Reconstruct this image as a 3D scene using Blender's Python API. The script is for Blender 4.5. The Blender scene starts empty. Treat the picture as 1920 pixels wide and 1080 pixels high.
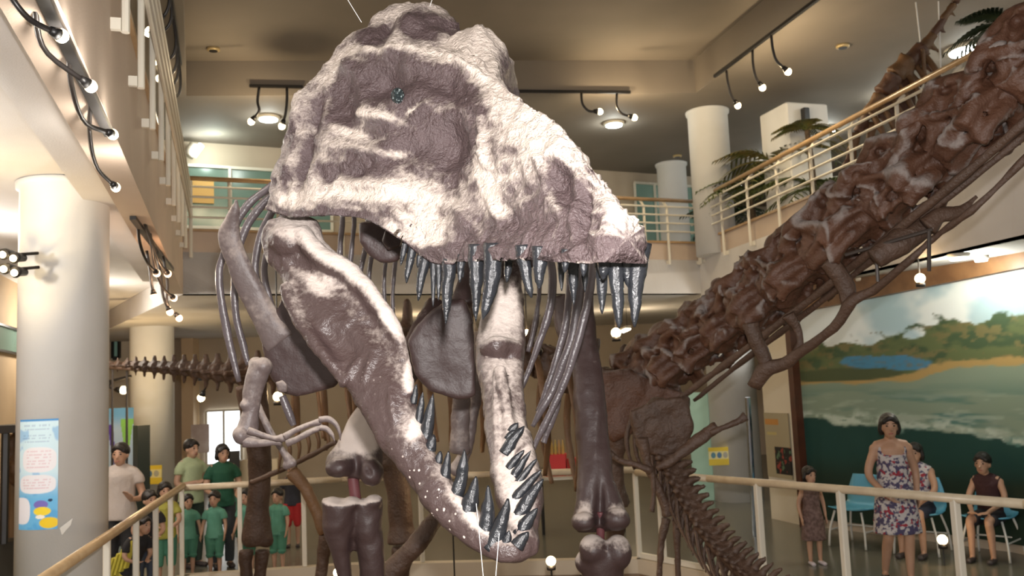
import bpy, bmesh, math, random
import numpy as np
from mathutils import Vector, Matrix

random.seed(7)
rng = np.random.default_rng(7)
scene = bpy.context.scene
COL = scene.collection

# ---------------------------------------------------------------- camera
F = 1700.0
CAM_Z = 2.05
PITCH = math.radians(6.1)
ROLL = math.radians(-2.5)
cam_data = bpy.data.cameras.new('camera')
cam_data.sensor_width = 36.0
cam_data.lens = F / 1920.0 * 36.0
cam_data.clip_start = 0.05
cam_data.dof.use_dof = True
cam_data.dof.focus_distance = 2.5
cam_data.dof.aperture_fstop = 7.0
cam = bpy.data.objects.new('camera', cam_data)
COL.objects.link(cam)
RM = (Matrix.Rotation(math.pi / 2 + PITCH, 3, 'X') @ Matrix.Rotation(ROLL, 3, 'Z'))
cam.matrix_world = Matrix.Translation((0, 0, CAM_Z)) @ RM.to_4x4()
scene.camera = cam

# ---------------------------------------------------------------- world, exposure
vs = scene.view_settings
vs.view_transform = 'Standard'
vs.look = 'None'
vs.gamma = 1.0
vs.use_curve_mapping = False
vs.exposure = 0.22
world = bpy.data.worlds.new('world')
scene.world = world
world.use_nodes = True
bg = world.node_tree.nodes['Background']
bg.inputs[0].default_value = (1.0, 0.93, 0.84, 1)
bg.inputs[1].default_value = 0.66
scene.cycles.max_bounces = 5
scene.cycles.diffuse_bounces = 3
scene.cycles.glossy_bounces = 2
scene.cycles.transmission_bounces = 2
scene.cycles.caustics_reflective = False
scene.cycles.caustics_refractive = False
scene.cycles.sample_clamp_indirect = 4.0


def light(name, typ, loc, power, color=(1, 1, 1), radius=0.05, **kw):
    ld = bpy.data.lights.new(name, typ)
    ld.energy = power
    ld.color = color
    if typ == 'AREA':
        ld.size = radius
        for k, v in kw.items():
            if k != 'rot':
                setattr(ld, k, v)
    else:
        ld.shadow_soft_size = radius
        for k, v in kw.items():
            if k != 'rot':
                setattr(ld, k, v)
    o = bpy.data.objects.new(name, ld)
    o.location = loc
    if 'rot' in kw:
        o.rotation_euler = kw['rot']
    COL.objects.link(o)
    return o


# the photographer's flash, just above the lens
light('camera_flash', 'POINT', (0.03, 0.02, CAM_Z + 0.17), 545, (1.0, 0.955, 0.93), 0.03)


# ---------------------------------------------------------------- geometry helpers
CV = Vector((0, 0, CAM_Z))


def ray(px, py):
    return RM @ Vector(((px - 960) / F, -(py - 540) / F, -1.0))


def P(px, py, d):
    return CV + ray(px, py) * d


def onz(px, py, z):
    r = ray(px, py)
    return CV + r * ((z - CAM_Z) / r.z)


def onpl(px, py, p0, n):
    r = ray(px, py)
    n = Vector(n)
    return CV + r * ((Vector(p0) - CV).dot(n) / r.dot(n))


def px2m(d):
    return d / F


def hash3(i, j, k, s):
    h = (i * 374761393 + j * 668265263 + k * 2147483647 + s * 974634777) & 0xFFFFFFFF
    h = ((h ^ (h >> 13)) * 1274126177) & 0xFFFFFFFF
    h = h ^ (h >> 16)
    return (h & 0xFFFF) / 32767.5 - 1.0


def vnoise(p, s=0):
    p = np.asarray(p, float)
    f = np.floor(p)
    t = p - f
    t = t * t * (3 - 2 * t)
    i, j, k = (f[:, a].astype(np.int64) for a in range(3))
    r = 0
    for a in (0, 1):
        for b in (0, 1):
            for c in (0, 1):
                w = (t[:, 0] if a else 1 - t[:, 0]) * (t[:, 1] if b else 1 - t[:, 1]) * (t[:, 2] if c else 1 - t[:, 2])
                r = r + w * hash3(i + a, j + b, k + c, s)
    return r


def fbm(p, octaves=3, s=0):
    r, a, q = 0, 1.0, np.asarray(p, float)
    for o in range(octaves):
        r = r + a * vnoise(q, s + o)
        q = q * 2.03 + 7.1
        a *= 0.5
    return r


def catmull(pts, n):
    pts = np.asarray(pts, float)
    m = len(pts)
    if m == 2:
        t = np.linspace(0, 1, n)[:, None]
        return pts[0] * (1 - t) + pts[1] * t
    ext = np.vstack([2 * pts[0] - pts[1], pts, 2 * pts[-1] - pts[-2]])
    u = np.linspace(0, m - 1, n)
    i = np.minimum(u.astype(int), m - 2)
    t = (u - i)[:, None]
    p0, p1, p2, p3 = ext[i], ext[i + 1], ext[i + 2], ext[i + 3]
    return 0.5 * (2 * p1 + (p2 - p0) * t + (2 * p0 - 5 * p1 + 4 * p2 - p3) * t ** 2 + (3 * p1 - p0 - 3 * p2 + p3) * t ** 3)


ORG = {}


class MB:
    """collects geometry in world coordinates; build() links it as one mesh object"""

    def __init__(self):
        self.v = []
        self.f = []

    def add(self, verts, faces):
        b = len(self.v)
        self.v.extend([tuple(map(float, q)) for q in verts])
        self.f.extend([tuple(i + b for i in f) for f in faces])
        return self

    def box(self, c, s, rz=0.0, bev=0.0):
        hx, hy, hz = s[0] / 2, s[1] / 2, s[2] / 2
        cr, sr = math.cos(rz), math.sin(rz)
        if bev <= 0:
            vs_ = [(x * hx, y * hy, z * hz) for z in (-1, 1) for y in (-1, 1) for x in (-1, 1)]
            fs = [(0, 2, 3, 1), (4, 5, 7, 6), (0, 1, 5, 4), (2, 6, 7, 3), (0, 4, 6, 2), (1, 3, 7, 5)]
        else:
            b = min(bev, hx * .9, hy * .9, hz * .9)
            ring = [(-hx + b, -hy), (hx - b, -hy), (hx, -hy + b), (hx, hy - b), (hx - b, hy), (-hx + b, hy), (-hx, hy - b), (-hx, -hy + b)]
            inn = [(x * (1 - b / hx), y * (1 - b / hy)) for x, y in ring]
            vs_ = [(x, y, -hz) for x, y in inn] + [(x, y, -hz + b) for x, y in ring] + [(x, y, hz - b) for x, y in ring] + [(x, y, hz) for x, y in inn]
            fs = [tuple(range(7, -1, -1)), tuple(range(24, 32))]
            for k in range(3):
                for i in range(8):
                    j = (i + 1) % 8
                    fs.append((k * 8 + i, k * 8 + j, k * 8 + 8 + j, k * 8 + 8 + i))
        return self.add([(c[0] + x * cr - y * sr, c[1] + x * sr + y * cr, c[2] + z) for x, y, z in vs_], fs)

    def beam(self, a, b, w, h, z0=None):
        """box from a to b (horizontal centre line), width w, height h centred"""
        a, b = Vector(a), Vector(b)
        d = b - a
        rz = math.atan2(d.y, d.x)
        L = d.length
        dirv = d.normalized()
        side = Vector((-math.sin(rz), math.cos(rz), 0))
        up = dirv.cross(side) if abs(dirv.z) < .99 else Vector((1, 0, 0))
        vs_ = []
        for p in (a, b):
            for sx, sz in ((-1, -1), (1, -1), (1, 1), (-1, 1)):
                vs_.append(p + side * (sx * w / 2) + up * (sz * h / 2))
        return self.add(vs_, [(3, 2, 1, 0), (4, 5, 6, 7), (0, 1, 5, 4), (1, 2, 6, 5), (2, 3, 7, 6), (3, 0, 4, 7)])

    def prism(self, poly, z0, z1):
        n = len(poly)
        A = sum(poly[i][0] * poly[(i + 1) % n][1] - poly[(i + 1) % n][0] * poly[i][1] for i in range(n))
        if A < 0:
            poly = poly[::-1]
        vs_ = [(p[0], p[1], z0) for p in poly] + [(p[0], p[1], z1) for p in poly]
        fs = [tuple(range(n - 1, -1, -1)), tuple(range(n, 2 * n))]
        for i in range(n):
            j = (i + 1) % n
            fs.append((i, j, n + j, n + i))
        return self.add(vs_, fs)

    def tube(self, path, rad, n=8, res=None, flat=None, ref=(0, 0, 1)):
        """swept tube with caps; rad scalar/list; flat = (list of) ratio of the second radius; ref = second axis hint"""
        path = np.array([tuple(p) for p in path], float)
        m = len(path)
        rad = np.broadcast_to(np.asarray(rad, float), (m,)).copy()
        fl = np.broadcast_to(np.asarray(1.0 if flat is None else flat, float), (m,)).copy()
        if res and res > m:
            path = catmull(path, res)
            x = np.linspace(0, m - 1, res)
            rad = np.interp(x, np.arange(m), rad)
            fl = np.interp(x, np.arange(m), fl)
            m = res
        tan = np.gradient(path, axis=0)
        tan /= np.linalg.norm(tan, axis=1)[:, None] + 1e-12
        ref = np.asarray(ref, float)
        if abs(np.dot(tan[0], ref / np.linalg.norm(ref))) > .95:
            ref = np.array((1.0, 0, 0)) if abs(tan[0][0]) < .9 else np.array((0, 1.0, 0))
        vs_ = []
        b = ref - tan[0] * np.dot(ref, tan[0])
        for i in range(m):
            b = b - tan[i] * np.dot(b, tan[i])
            b /= np.linalg.norm(b) + 1e-12
            c = np.cross(tan[i], b)
            for k in range(n):
                an = 2 * math.pi * k / n
                vs_.append(path[i] + rad[i] * (math.cos(an) * c + fl[i] * math.sin(an) * b))
        fs = [tuple(range(n - 1, -1, -1)), tuple(range((m - 1) * n, m * n))]
        for i in range(m - 1):
            for k in range(n):
                j = (k + 1) % n
                fs.append((i * n + k, i * n + j, (i + 1) * n + j, (i + 1) * n + k))
        return self.add(vs_, fs)

    def ell(self, c, r, n=12, m=8, rot=None):
        vs_, fs = [], []
        for i in range(1, m):
            th = math.pi * i / m
            for k in range(n):
                ph = 2 * math.pi * k / n
                vs_.append(Vector((r[0] * math.sin(th) * math.cos(ph), r[1] * math.sin(th) * math.sin(ph), r[2] * math.cos(th))))
        vs_ += [Vector((0, 0, r[2])), Vector((0, 0, -r[2]))]
        t, bt = len(vs_) - 2, len(vs_) - 1
        for k in range(n):
            j = (k + 1) % n
            fs.append((t, k, j))
            fs.append((bt, (m - 2) * n + j, (m - 2) * n + k))
            for i in range(m - 2):
                fs.append((i * n + k, (i + 1) * n + k, (i + 1) * n + j, i * n + j))
        if rot is not None:
            vs_ = [rot @ q for q in vs_]
        c = Vector(c)
        return self.add([q + c for q in vs_], fs)

    def lathe(self, c, prof, n=24):
        """prof: list of (r, z) bottom to top around the vertical axis through c"""
        vs_, fs = [], []
        for r, z in prof:
            for k in range(n):
                a = 2 * math.pi * k / n
                vs_.append((c[0] + r * math.cos(a), c[1] + r * math.sin(a), c[2] + z))
        m = len(prof)
        fs = [tuple(range(n - 1, -1, -1)), tuple(range((m - 1) * n, m * n))]
        for i in range(m - 1):
            for k in range(n):
                j = (k + 1) % n
                fs.append((i * n + k, i * n + j, (i + 1) * n + j, (i + 1) * n + k))
        return self.add(vs_, fs)

    def quad(self, a, b, c, d):
        return self.add([a, b, c, d], [(0, 1, 2, 3)])

    def build(self, name, mat, parent=None, smooth=False, origin=None):
        return link_mesh(name, np.array(self.v), self.f, mat, parent, smooth, origin)


def link_mesh(name, v, f, mat, parent=None, smooth=False, origin=None):
    v = np.asarray(v, float)
    lo, hi = v.min(0), v.max(0)
    if origin is None:
        origin = (lo + hi) / 2
        if parent is None:
            origin = np.array((origin[0], origin[1], lo[2]))
    origin = np.array(tuple(origin), float)
    me = bpy.data.meshes.new(name)
    me.from_pydata((v - origin).tolist(), [], f)
    me.update()
    if mat is not None:
        me.materials.append(mat)
    if smooth:
        me.polygons.foreach_set('use_smooth', [True] * len(me.polygons))
    o = bpy.data.objects.new(name, me)
    COL.objects.link(o)
    ORG[o] = Vector(origin)
    if parent is not None:
        o.parent = parent
        o.location = Vector(origin) - ORG[parent]
    else:
        o.location = origin
    return o


def tag(o, label=None, cat=None, group=None, kind=None):
    if label:
        o['label'] = label
    if cat:
        o['category'] = cat
    if group:
        o['group'] = group
    if kind:
        o['kind'] = kind
    return o


def thing(name, loc, label, cat, group=None):
    o = bpy.data.objects.new(name, None)
    o.empty_display_size = 0.1
    COL.objects.link(o)
    o.location = loc
    ORG[o] = Vector(loc)
    return tag(o, label, cat, group)


def clone(o, delta, parent=None, name=None):
    """a copy of a mesh object (shared mesh) moved by delta, given in world coordinates"""
    c = o.copy()
    COL.objects.link(c)
    ORG[c] = ORG[o] + Vector(delta)
    if parent is not None:
        c.parent = parent
        c.location = ORG[c] - ORG[parent]
    else:
        c.location = o.location + Vector(delta)
    return c


def apply_mods(o):
    dg = bpy.context.evaluated_depsgraph_get()
    ev = o.evaluated_get(dg)
    me = bpy.data.meshes.new_from_object(ev, depsgraph=dg)
    old = o.data
    o.modifiers.clear()
    o.data = me
    bpy.data.meshes.remove(old)
    return o


def verts_of(me):
    a = np.empty(len(me.vertices) * 3)
    me.vertices.foreach_get('co', a)
    return a.reshape(-1, 3)


def normals_of(me):
    a = np.empty(len(me.vertices) * 3)
    me.vertex_normals.foreach_get('vector', a)
    return a.reshape(-1, 3)


def organic(o, voxel=0.012, smooth=4, amp=0.006, scale=14.0, seed=0, amp2=0.0, scale2=45.0, pack=True):
    """fuse the overlapping shapes of a bone into one skin, smooth it and roughen it"""
    if voxel:
        m = o.modifiers.new('r', 'REMESH')
        m.mode = 'VOXEL'
        m.voxel_size = voxel
        if smooth:
            s = o.modifiers.new('s', 'SMOOTH')
            s.factor = 0.5
            s.iterations = smooth
        apply_mods(o)
    me = o.data
    co = verts_of(me)
    if len(co) == 0:
        return o
    no = normals_of(me)
    w = co + np.array(tuple(ORG[o]))
    d = amp * fbm(w * scale, 3, seed)
    if amp2:
        d = d + amp2 * (1 - 2 * np.abs(vnoise(w * scale2, seed + 9)))
    co = co + no * np.asarray(d)[:, None]
    me.vertices.foreach_set('co', co.ravel())
    me.update()
    me.polygons.foreach_set('use_smooth', [True] * len(me.polygons))
    return o


# ---------------------------------------------------------------- materials
def nodes_of(name):
    m = bpy.data.materials.new(name)
    m.use_nodes = True
    nt = m.node_tree
    b = nt.nodes['Principled BSDF']
    return m, nt, b


def c4(c):
    return (c[0], c[1], c[2], 1)


def M(name, col, rough=.5, metal=0.0, var=None, bump=None, emit=None, alpha=None, trans=None, spec=None):
    """var=(scale, second colour, detail[, lo, hi]); bump=(scale, strength)"""
    m, nt, b = nodes_of(name)
    L = nt.links
    b.inputs['Base Color'].default_value = c4(col)
    b.inputs['Roughness'].default_value = rough
    b.inputs['Metallic'].default_value = metal
    if spec is not None:
        b.inputs['Specular IOR Level'].default_value = spec
    geo = None
    if var or bump:
        geo = nt.nodes.new('ShaderNodeNewGeometry')
    if var:
        n = nt.nodes.new('ShaderNodeTexNoise')
        n.inputs['Scale'].default_value = var[0]
        n.inputs['Detail'].default_value = var[2]
        L.new(geo.outputs['Position'], n.inputs['Vector'])
        r = nt.nodes.new('ShaderNodeValToRGB')
        r.color_ramp.elements[0].position = var[3] if len(var) > 3 else .35
        r.color_ramp.elements[1].position = var[4] if len(var) > 4 else .65
        r.color_ramp.elements[0].color = c4(col)
        r.color_ramp.elements[1].color = c4(var[1])
        L.new(n.outputs['Fac'], r.inputs['Fac'])
        L.new(r.outputs['Color'], b.inputs['Base Color'])
    if bump:
        n = nt.nodes.new('ShaderNodeTexNoise')
        n.inputs['Scale'].default_value = bump[0]
        n.inputs['Detail'].default_value = 4
        L.new(geo.outputs['Position'], n.inputs['Vector'])
        bp = nt.nodes.new('ShaderNodeBump')
        bp.inputs['Strength'].default_value = bump[1]
        bp.inputs['Distance'].default_value = .02
        L.new(n.outputs['Fac'], bp.inputs['Height'])
        L.new(bp.outputs['Normal'], b.inputs['Normal'])
    if emit:
        b.inputs['Emission Color'].default_value = c4(emit[0])
        b.inputs['Emission Strength'].default_value = emit[1]
        m.cycles.emission_sampling = 'NONE'
    if trans:
        b.inputs['Transmission Weight'].default_value = trans
    if alpha is not None:
        b.inputs['Alpha'].default_value = alpha
    return m


def M_vcol(name, rough=.6, attr='paint'):
    m, nt, b = nodes_of(name)
    a = nt.nodes.new('ShaderNodeAttribute')
    a.attribute_name = attr
    nt.links.new(a.outputs['Color'], b.inputs['Base Color'])
    b.inputs['Roughness'].default_value = rough
    return m


def M_bone(name, dark, dark2, dust, lo, hi, rough=.33, nscale=9.0, fine=70.0, bumpk=.5, upw=.55, spots=0.0, edge=0.0, nk=1.1):
    """painted cast of a bone: dark glossy paint, pale dust lying on what faces up, flecks"""
    m, nt, b = nodes_of(name)
    N, L = nt.nodes, nt.links

    def math_(op, a, c=None, d=None):
        n = N.new('ShaderNodeMath')
        n.operation = op
        for i, x in enumerate((a, c, d)):
            if x is None:
                continue
            if isinstance(x, (int, float)):
                n.inputs[i].default_value = x
            else:
                L.new(x, n.inputs[i])
        return n.outputs[0]

    geo = N.new('ShaderNodeNewGeometry')

    def noise(sc, det=4, rg=.6):
        n = N.new('ShaderNodeTexNoise')
        n.inputs['Scale'].default_value = sc
        n.inputs['Detail'].default_value = det
        n.inputs['Roughness'].default_value = rg
        L.new(geo.outputs['Position'], n.inputs['Vector'])
        return n.outputs['Fac']

    sep = N.new('ShaderNodeSeparateXYZ')
    L.new(geo.outputs['Normal'], sep.inputs[0])
    at = N.new('ShaderNodeAttribute')
    at.attribute_name = 'dust'
    n1, n2 = noise(nscale, 5, .65), noise(fine, 3, .6)
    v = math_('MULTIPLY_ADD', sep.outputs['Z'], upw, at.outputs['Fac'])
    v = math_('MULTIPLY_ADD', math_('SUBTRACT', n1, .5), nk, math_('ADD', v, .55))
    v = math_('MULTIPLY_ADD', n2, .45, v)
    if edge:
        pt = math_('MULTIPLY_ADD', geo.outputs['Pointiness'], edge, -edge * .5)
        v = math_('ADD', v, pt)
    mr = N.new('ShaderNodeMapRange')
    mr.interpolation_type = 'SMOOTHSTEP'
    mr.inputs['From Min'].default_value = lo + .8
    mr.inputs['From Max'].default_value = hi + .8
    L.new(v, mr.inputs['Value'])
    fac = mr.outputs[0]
    if spots:
        vo = N.new('ShaderNodeTexVoronoi')
        vo.inputs['Scale'].default_value = 60
        L.new(geo.outputs['Position'], vo.inputs['Vector'])
        sp = math_('LESS_THAN', vo.outputs['Distance'], spots)
        sc_ = N.new('ShaderNodeSeparateColor')
        L.new(vo.outputs['Color'], sc_.inputs[0])
        pt_ = N.new('ShaderNodeAttribute')
        pt_.attribute_name = 'pits'
        sp = math_('MULTIPLY', math_('MULTIPLY', sp, pt_.outputs['Fac']), math_('GREATER_THAN', sc_.outputs[0], .55))
        fac = math_('MAXIMUM', fac, math_('MULTIPLY', sp, .8))
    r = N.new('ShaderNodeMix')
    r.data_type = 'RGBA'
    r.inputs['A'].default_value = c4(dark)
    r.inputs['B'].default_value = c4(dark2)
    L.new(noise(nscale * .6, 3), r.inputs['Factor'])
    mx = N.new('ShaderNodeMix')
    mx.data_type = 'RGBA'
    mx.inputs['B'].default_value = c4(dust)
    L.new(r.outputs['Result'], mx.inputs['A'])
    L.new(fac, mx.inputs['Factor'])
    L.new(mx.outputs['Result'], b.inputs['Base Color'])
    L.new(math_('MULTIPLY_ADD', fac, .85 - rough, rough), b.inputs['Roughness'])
    bp = N.new('ShaderNodeBump')
    bp.inputs['Strength'].default_value = bumpk
    bp.inputs['Distance'].default_value = .012
    h = math_('MULTIPLY_ADD', noise(nscale * 2.5, 6, .7), 1.0, math_('MULTIPLY', n2, .8))
    L.new(h, bp.inputs['Height'])
    L.new(bp.outputs['Normal'], b.inputs['Normal'])
    return m


MT = {}
MT['skull'] = M_bone('painted_skull', (.060, .040, .041), (.115, .082, .084), (.64, .555, .49), -.16, .52, .34, 13, 85, .9, .5)
MT['jaw'] = M_bone('painted_jaw', (.044, .027, .025), (.074, .049, .047), (.58, .50, .45), .10, .72, .36, 9, 90, .3, .6, spots=.20, nk=.6)
MT['mauve'] = M_bone('painted_mauve_bone', (.036, .019, .018), (.062, .039, .038), (.50, .43, .39), .34, .82, .48, 6, 60, .15, .6)
MT['rib'] = M_bone('painted_rib', (.060, .048, .052), (.15, .125, .135), (.45, .41, .39), .55, 1.0, .25, 9, 60, .2, .5)
MT['scapula'] = M_bone('dusty_scapula', (.085, .06, .06), (.14, .11, .105), (.50, .42, .37), -.2, .5, .45, 6, 50, .2, .55)
MT['tooth'] = M_bone('dark_tooth', (.009, .010, .012), (.022, .024, .029), (.42, .42, .44), .62, 1.0, .2, 24, 110, .28, .3)
MT['brown'] = M_bone('brown_fossil', (.050, .022, .013), (.135, .060, .034), (.25, .215, .20), .12, .62, .45, 7, 45, .7, .35, edge=1.5)
MT['darkbrown'] = M_bone('dark_brown_fossil', (.040, .022, .014), (.10, .055, .035), (.22, .18, .15), .40, 1.0, .5, 8, 40, .6, .5, edge=1.4)
MT['warmbrown'] = M_bone('warm_brown_fossil', (.085, .042, .018), (.19, .10, .045), (.30, .21, .12), .42, 1.0, .5, 8, 40, .5, .5)
MT['white_col'] = M('white_column_paint', (.84, .84, .83), .55, var=(2.0, (.79, .79, .77), 3), bump=(60, .05))
MT['soffit'] = M('white_soffit', (.78, .76, .74), .8, var=(1.2, (.71, .68, .65), 3), bump=(120, .15))
MT['ceiling'] = M('grey_ceiling', (.235, .20, .165), .8, var=(.7, (.20, .172, .14), 3), bump=(90, .1))
MT['fascia'] = M('beige_fascia', (.62, .50, .40), .7, var=(1.5, (.55, .44, .35), 3), bump=(80, .08))
MT['wall'] = M('cream_wall', (.58, .49, .38), .8, var=(.8, (.50, .42, .32), 3))
MT['wall_warm'] = M('warm_wall', (.46, .33, .20), .8, var=(.8, (.38, .27, .16), 3))
MT['rail_cream'] = M('cream_painted_metal', (.74, .70, .60), .4)
MT['rail_wood'] = M('varnished_handrail', (.50, .33, .17), .3, var=(6, (.40, .25, .12), 3))
MT['brass'] = M('brass_rail', (.62, .48, .25), .3, .4)
MT['black'] = M('black_metal', (.012, .011, .011), .4)
MT['cable'] = M('black_cable', (.02, .017, .016), .35)
MT['bulb'] = M('lit_bulb', (1, .9, .7), .3, emit=((1.0, .80, .48), 6))
MT['bulb_white'] = M('lit_downlight', (1, 1, 1), .3, emit=((.97, 1.0, .97), 18))
MT['bulb_red'] = M('lit_reddish_bulb', (1, .8, .6), .3, emit=((1.0, .58, .32), 6))
MT['floor'] = M('polished_floor', (.13, .13, .105), .22, var=(.9, (.17, .165, .13), 3))
MT['grout'] = M('floor_grout', (.09, .09, .075), .6)
MT['pit'] = M('pit_floor', (.20, .135, .08), .35, var=(1.2, (.15, .10, .06), 4))
MT['plinth'] = M('plinth_wood', (.30, .20, .12), .4, var=(3, (.22, .145, .085), 4))
MT['kerb'] = M('cream_kerb', (.60, .52, .40), .5)
MT['glass_green'] = M('greenish_window', (.12, .18, .145), .2, emit=((.45, .75, .58), .06))
MT['window_bright'] = M('bright_window', (.9, .95, 1), .2, emit=((.92, .97, 1.0), 2.2))
MT['wire'] = M('steel_wire', (.8, .8, .8), .3)

# ================================================================= the building
def V2(p):
    return Vector((p[0], p[1]))


EA, EB, EC, ED = Vector((-0.1, -1.5)), Vector((-4.4, 12.05)), Vector((3.2, 15.3)), Vector((6.28, 0.0))


def struct(name, mb, mat, smooth=False, label=None):
    o = mb.build(name, mat, smooth=smooth)
    o['kind'] = 'structure'
    if label:
        o['label'] = label
    return o


def online(a, b, px, z=0.0):
    """the point of the plan line a-b (at height z) that stands at picture column px"""
    A = RM.transposed() @ (Vector((a[0], a[1], z)) - CV)
    B = RM.transposed() @ (Vector((b[0], b[1], z)) - CV)
    fa = A.x * F + (px - 960) * A.z
    fb = B.x * F + (px - 960) * B.z
    t = fa / (fa - fb)
    return Vector((a[0] + (b[0] - a[0]) * t, a[1] + (b[1] - a[1]) * t, z))


# floor with the sunken display pit
PIT = [(-1.75, 1.0), (-2.45, 4.2), (-3.72, 10.15), (-2.0, 10.38), (1.25, 9.98), (1.85, 9.1), (3.58, 6.6), (4.9, 4.69), (4.9, 1.0)]
fl = MB()
Z0, Z1 = -0.6, 0.0
fl.prism([(-12, -3), (-1.75, -3), PIT[0], PIT[1], PIT[2], (-12, 12)], Z0, Z1)
fl.prism([(-12, 12), PIT[2], PIT[3], PIT[4], PIT[5], (9, 26), (-12, 26)], Z0, Z1)
fl.prism([PIT[5], PIT[6], PIT[7], (9, 4.69), (9, 26)], Z0, Z1)
fl.prism([PIT[7], PIT[8], (4.9, -3), (9, -3), (9, 4.69)], Z0, Z1)
fl.prism([(-1.75, -3), (4.9, -3), PIT[8], PIT[0]], Z0, Z1)
struct('floor', fl, MT['floor'])
struct('floor_pit', MB().prism([(p[0] * 1.02, p[1] * 1.01) for p in PIT], -0.75, -0.5), MT['pit'])
# kerb around the pit and the wooden facing of its far sides
kb = MB()
for i in range(1, 7):
    a, b = PIT[i], PIT[i + 1]
    kb.beam((a[0], a[1], .075), (b[0], b[1], .075), .14, .15)
struct('trim_1', kb, MT['kerb'])
pw = struct('wall_pit', MB().beam((PIT[2][0], PIT[2][1] + .02, -.25), (PIT[3][0], PIT[3][1] + .02, -.25), .04, .48), MT['plinth'])
for i in range(1, 7):
    a, b = V2(PIT[i]), V2(PIT[i + 1])
    n = max(1, round((b - a).length / .62))
    for k in range(n):
        p, q = a + (b - a) * ((k + .012) / n), a + (b - a) * ((k + .988) / n)
        off = Vector((0, -.035)) if i in (2, 3) else (Vector((.035, 0)) if i == 1 else Vector((-.03, -.02)))
        p, q = p + off, q + off
        MB().beam((p.x, p.y, -.25), (q.x, q.y, -.25), .03, .5).build('panel', MT['plinth'], pw)

# upper floor slabs, fascias
struct('ceiling_left', MB().prism([EA, EB, (-12, 24), (-12, -1.5)], 3.8, 4.02), MT['soffit'])
struct('ceiling_far', MB().prism([EB, EC, (5, 26), (-12, 26), (-12, 24)], 3.45, 4.02), MT['soffit'])
struct('ceiling_right', MB().prism([EC, ED, (12, 0), (12, 26), (5, 26)], 3.2, 4.02), MT['soffit'])


def inward(a, b):
    """unit normal of the plan edge a-b pointing to the gallery (left of a->b)"""
    d = (b - a).normalized()
    return Vector((-d.y, d.x))


for nm, a, b, z0 in (('wall_fascia_left', EA, EB, 3.45), ('wall_fascia_far', EB, EC, 3.45), ('wall_fascia_right', EC, ED, 3.2)):
    n = inward(a, b)
    o = struct(nm, MB().prism([a, b, b + n * .2, a + n * .2], z0, 4.3), MT['fascia'])
    n2 = n * .22
    MB().prism([a - n * .03, b - n * .03, b + n2, a + n2], 4.3, 4.335).build('ledge', MT['rail_wood'], o)
# recessed strip along the inner side of the left edge beam
n = inward(EA, EB)
struct('trim_2', MB().prism([EA + n * .2, EB + n * .2, EB + n * .5, EA + n * .5], 3.62, 3.8), MT['soffit'])

# ceiling of the upper floor with the raised bay over the hall
CA, CB, CC, CD = Vector((.4, -1.5)), Vector((-4.63, 12.85)), Vector((3.0, 13.75)), Vector((6.5, -1.5))
up = MB()
up.prism([CA, CB, (-12, 26), (-12, -1.5)], 6.45, 7.1)
up.prism([CB, CC, (12, 26), (-12, 26)], 6.45, 7.1)
up.prism([CC, CD, (12, -1.5), (12, 26)], 6.45, 7.1)
struct('ceiling_gallery', up, MT['ceiling'])
struct('ceiling_hall', MB().prism([CA + Vector((-.3, 0)), CB + Vector((-.3, .3)), CC + Vector((.3, .3)), CD + Vector((.3, 0))], 6.98, 7.15), MT['ceiling'])
# shallow rib beams under the raised bay
rb = MB()
for t0, t1, y0, y1 in ((.55, .55, 0, 1),):
    a = CA.lerp(CB, t0)
    b = CD.lerp(CC, t1)
    rb.beam((a.x, a.y, 6.93), (b.x, b.y, 6.93), .35, .12)
struct('trim_3', rb, MT['ceiling'])

# outer walls
WLa, WLb = Vector((-4.0, 3.0)), Vector((-9.6, 21.0))
struct('wall_left', MB().prism([WLa, WLb, WLb + Vector((-.3, 0)), WLa + Vector((-.3, 0))], 0, 3.85), MT['wall_warm'])
struct('wall_left_upper', MB().prism([(-7.5, 3), (-9.6, 21.0), (-9.9, 21), (-7.8, 3)], 4.0, 6.5), MT['wall'])
WFa, WFb = Vector((-9.7, 21.0)), Vector((9.0, 24.0))
struct('wall_far', MB().prism([WFa, WFb, WFb + Vector((0, .3)), WFa + Vector((0, .3))], 0, 6.5), MT['wall'])
struct('wall_right_upper', MB().prism([(8.2, 2), (8.8, 25), (9.1, 25), (8.5, 2)], 4.0, 6.5), MT['wall'])
struct('wall_right', MB().prism([(8.8, 2), (9.0, 25), (9.3, 25), (9.1, 2)], 0, 3.3), MT['wall'])
UFa, UFb = P(255, 300, 15.2), P(1345, 400, 20.2)
struct('wall_far_upper', MB().prism([(UFa.x, UFa.y), (UFb.x, UFb.y), (UFb.x, UFb.y + .25), (UFa.x, UFa.y + .25)], 4.0, 6.5), MT['wall'])
UF_N = Vector((-(UFb.y - UFa.y), UFb.x - UFa.x, 0)).normalized()


def onupper(px, py, off=0.0):
    return onpl(px, py, Vector((UFa.x, UFa.y, 0)) - UF_N * off, UF_N)


FAR_N = (-.158, .987, 0)


def onfar(px, py, off=0.0):
    return onpl(px, py, (WFa.x, WFa.y - off, 0), FAR_N)


def face_box(c0, c1, thick=.03, up=None):
    """flat box whose front spans two world corners (bottom-left c0, top-right c1), vertical"""
    d = Vector((c1.x - c0.x, c1.y - c0.y, 0))
    u = d.normalized()
    nrm = Vector((u.y, -u.x, 0))
    mb = MB()
    a, b = c0, Vector((c1.x, c1.y, c0.z))
    vs_ = [a, b, Vector((b.x, b.y, c1.z)), Vector((a.x, a.y, c1.z))]
    vs_ += [q - nrm * thick for q in vs_]
    mb.add(vs_, [(0, 1, 2, 3), (7, 6, 5, 4), (0, 4, 5, 1), (1, 5, 6, 2), (2, 6, 7, 3), (3, 7, 4, 0)])
    return mb


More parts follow.
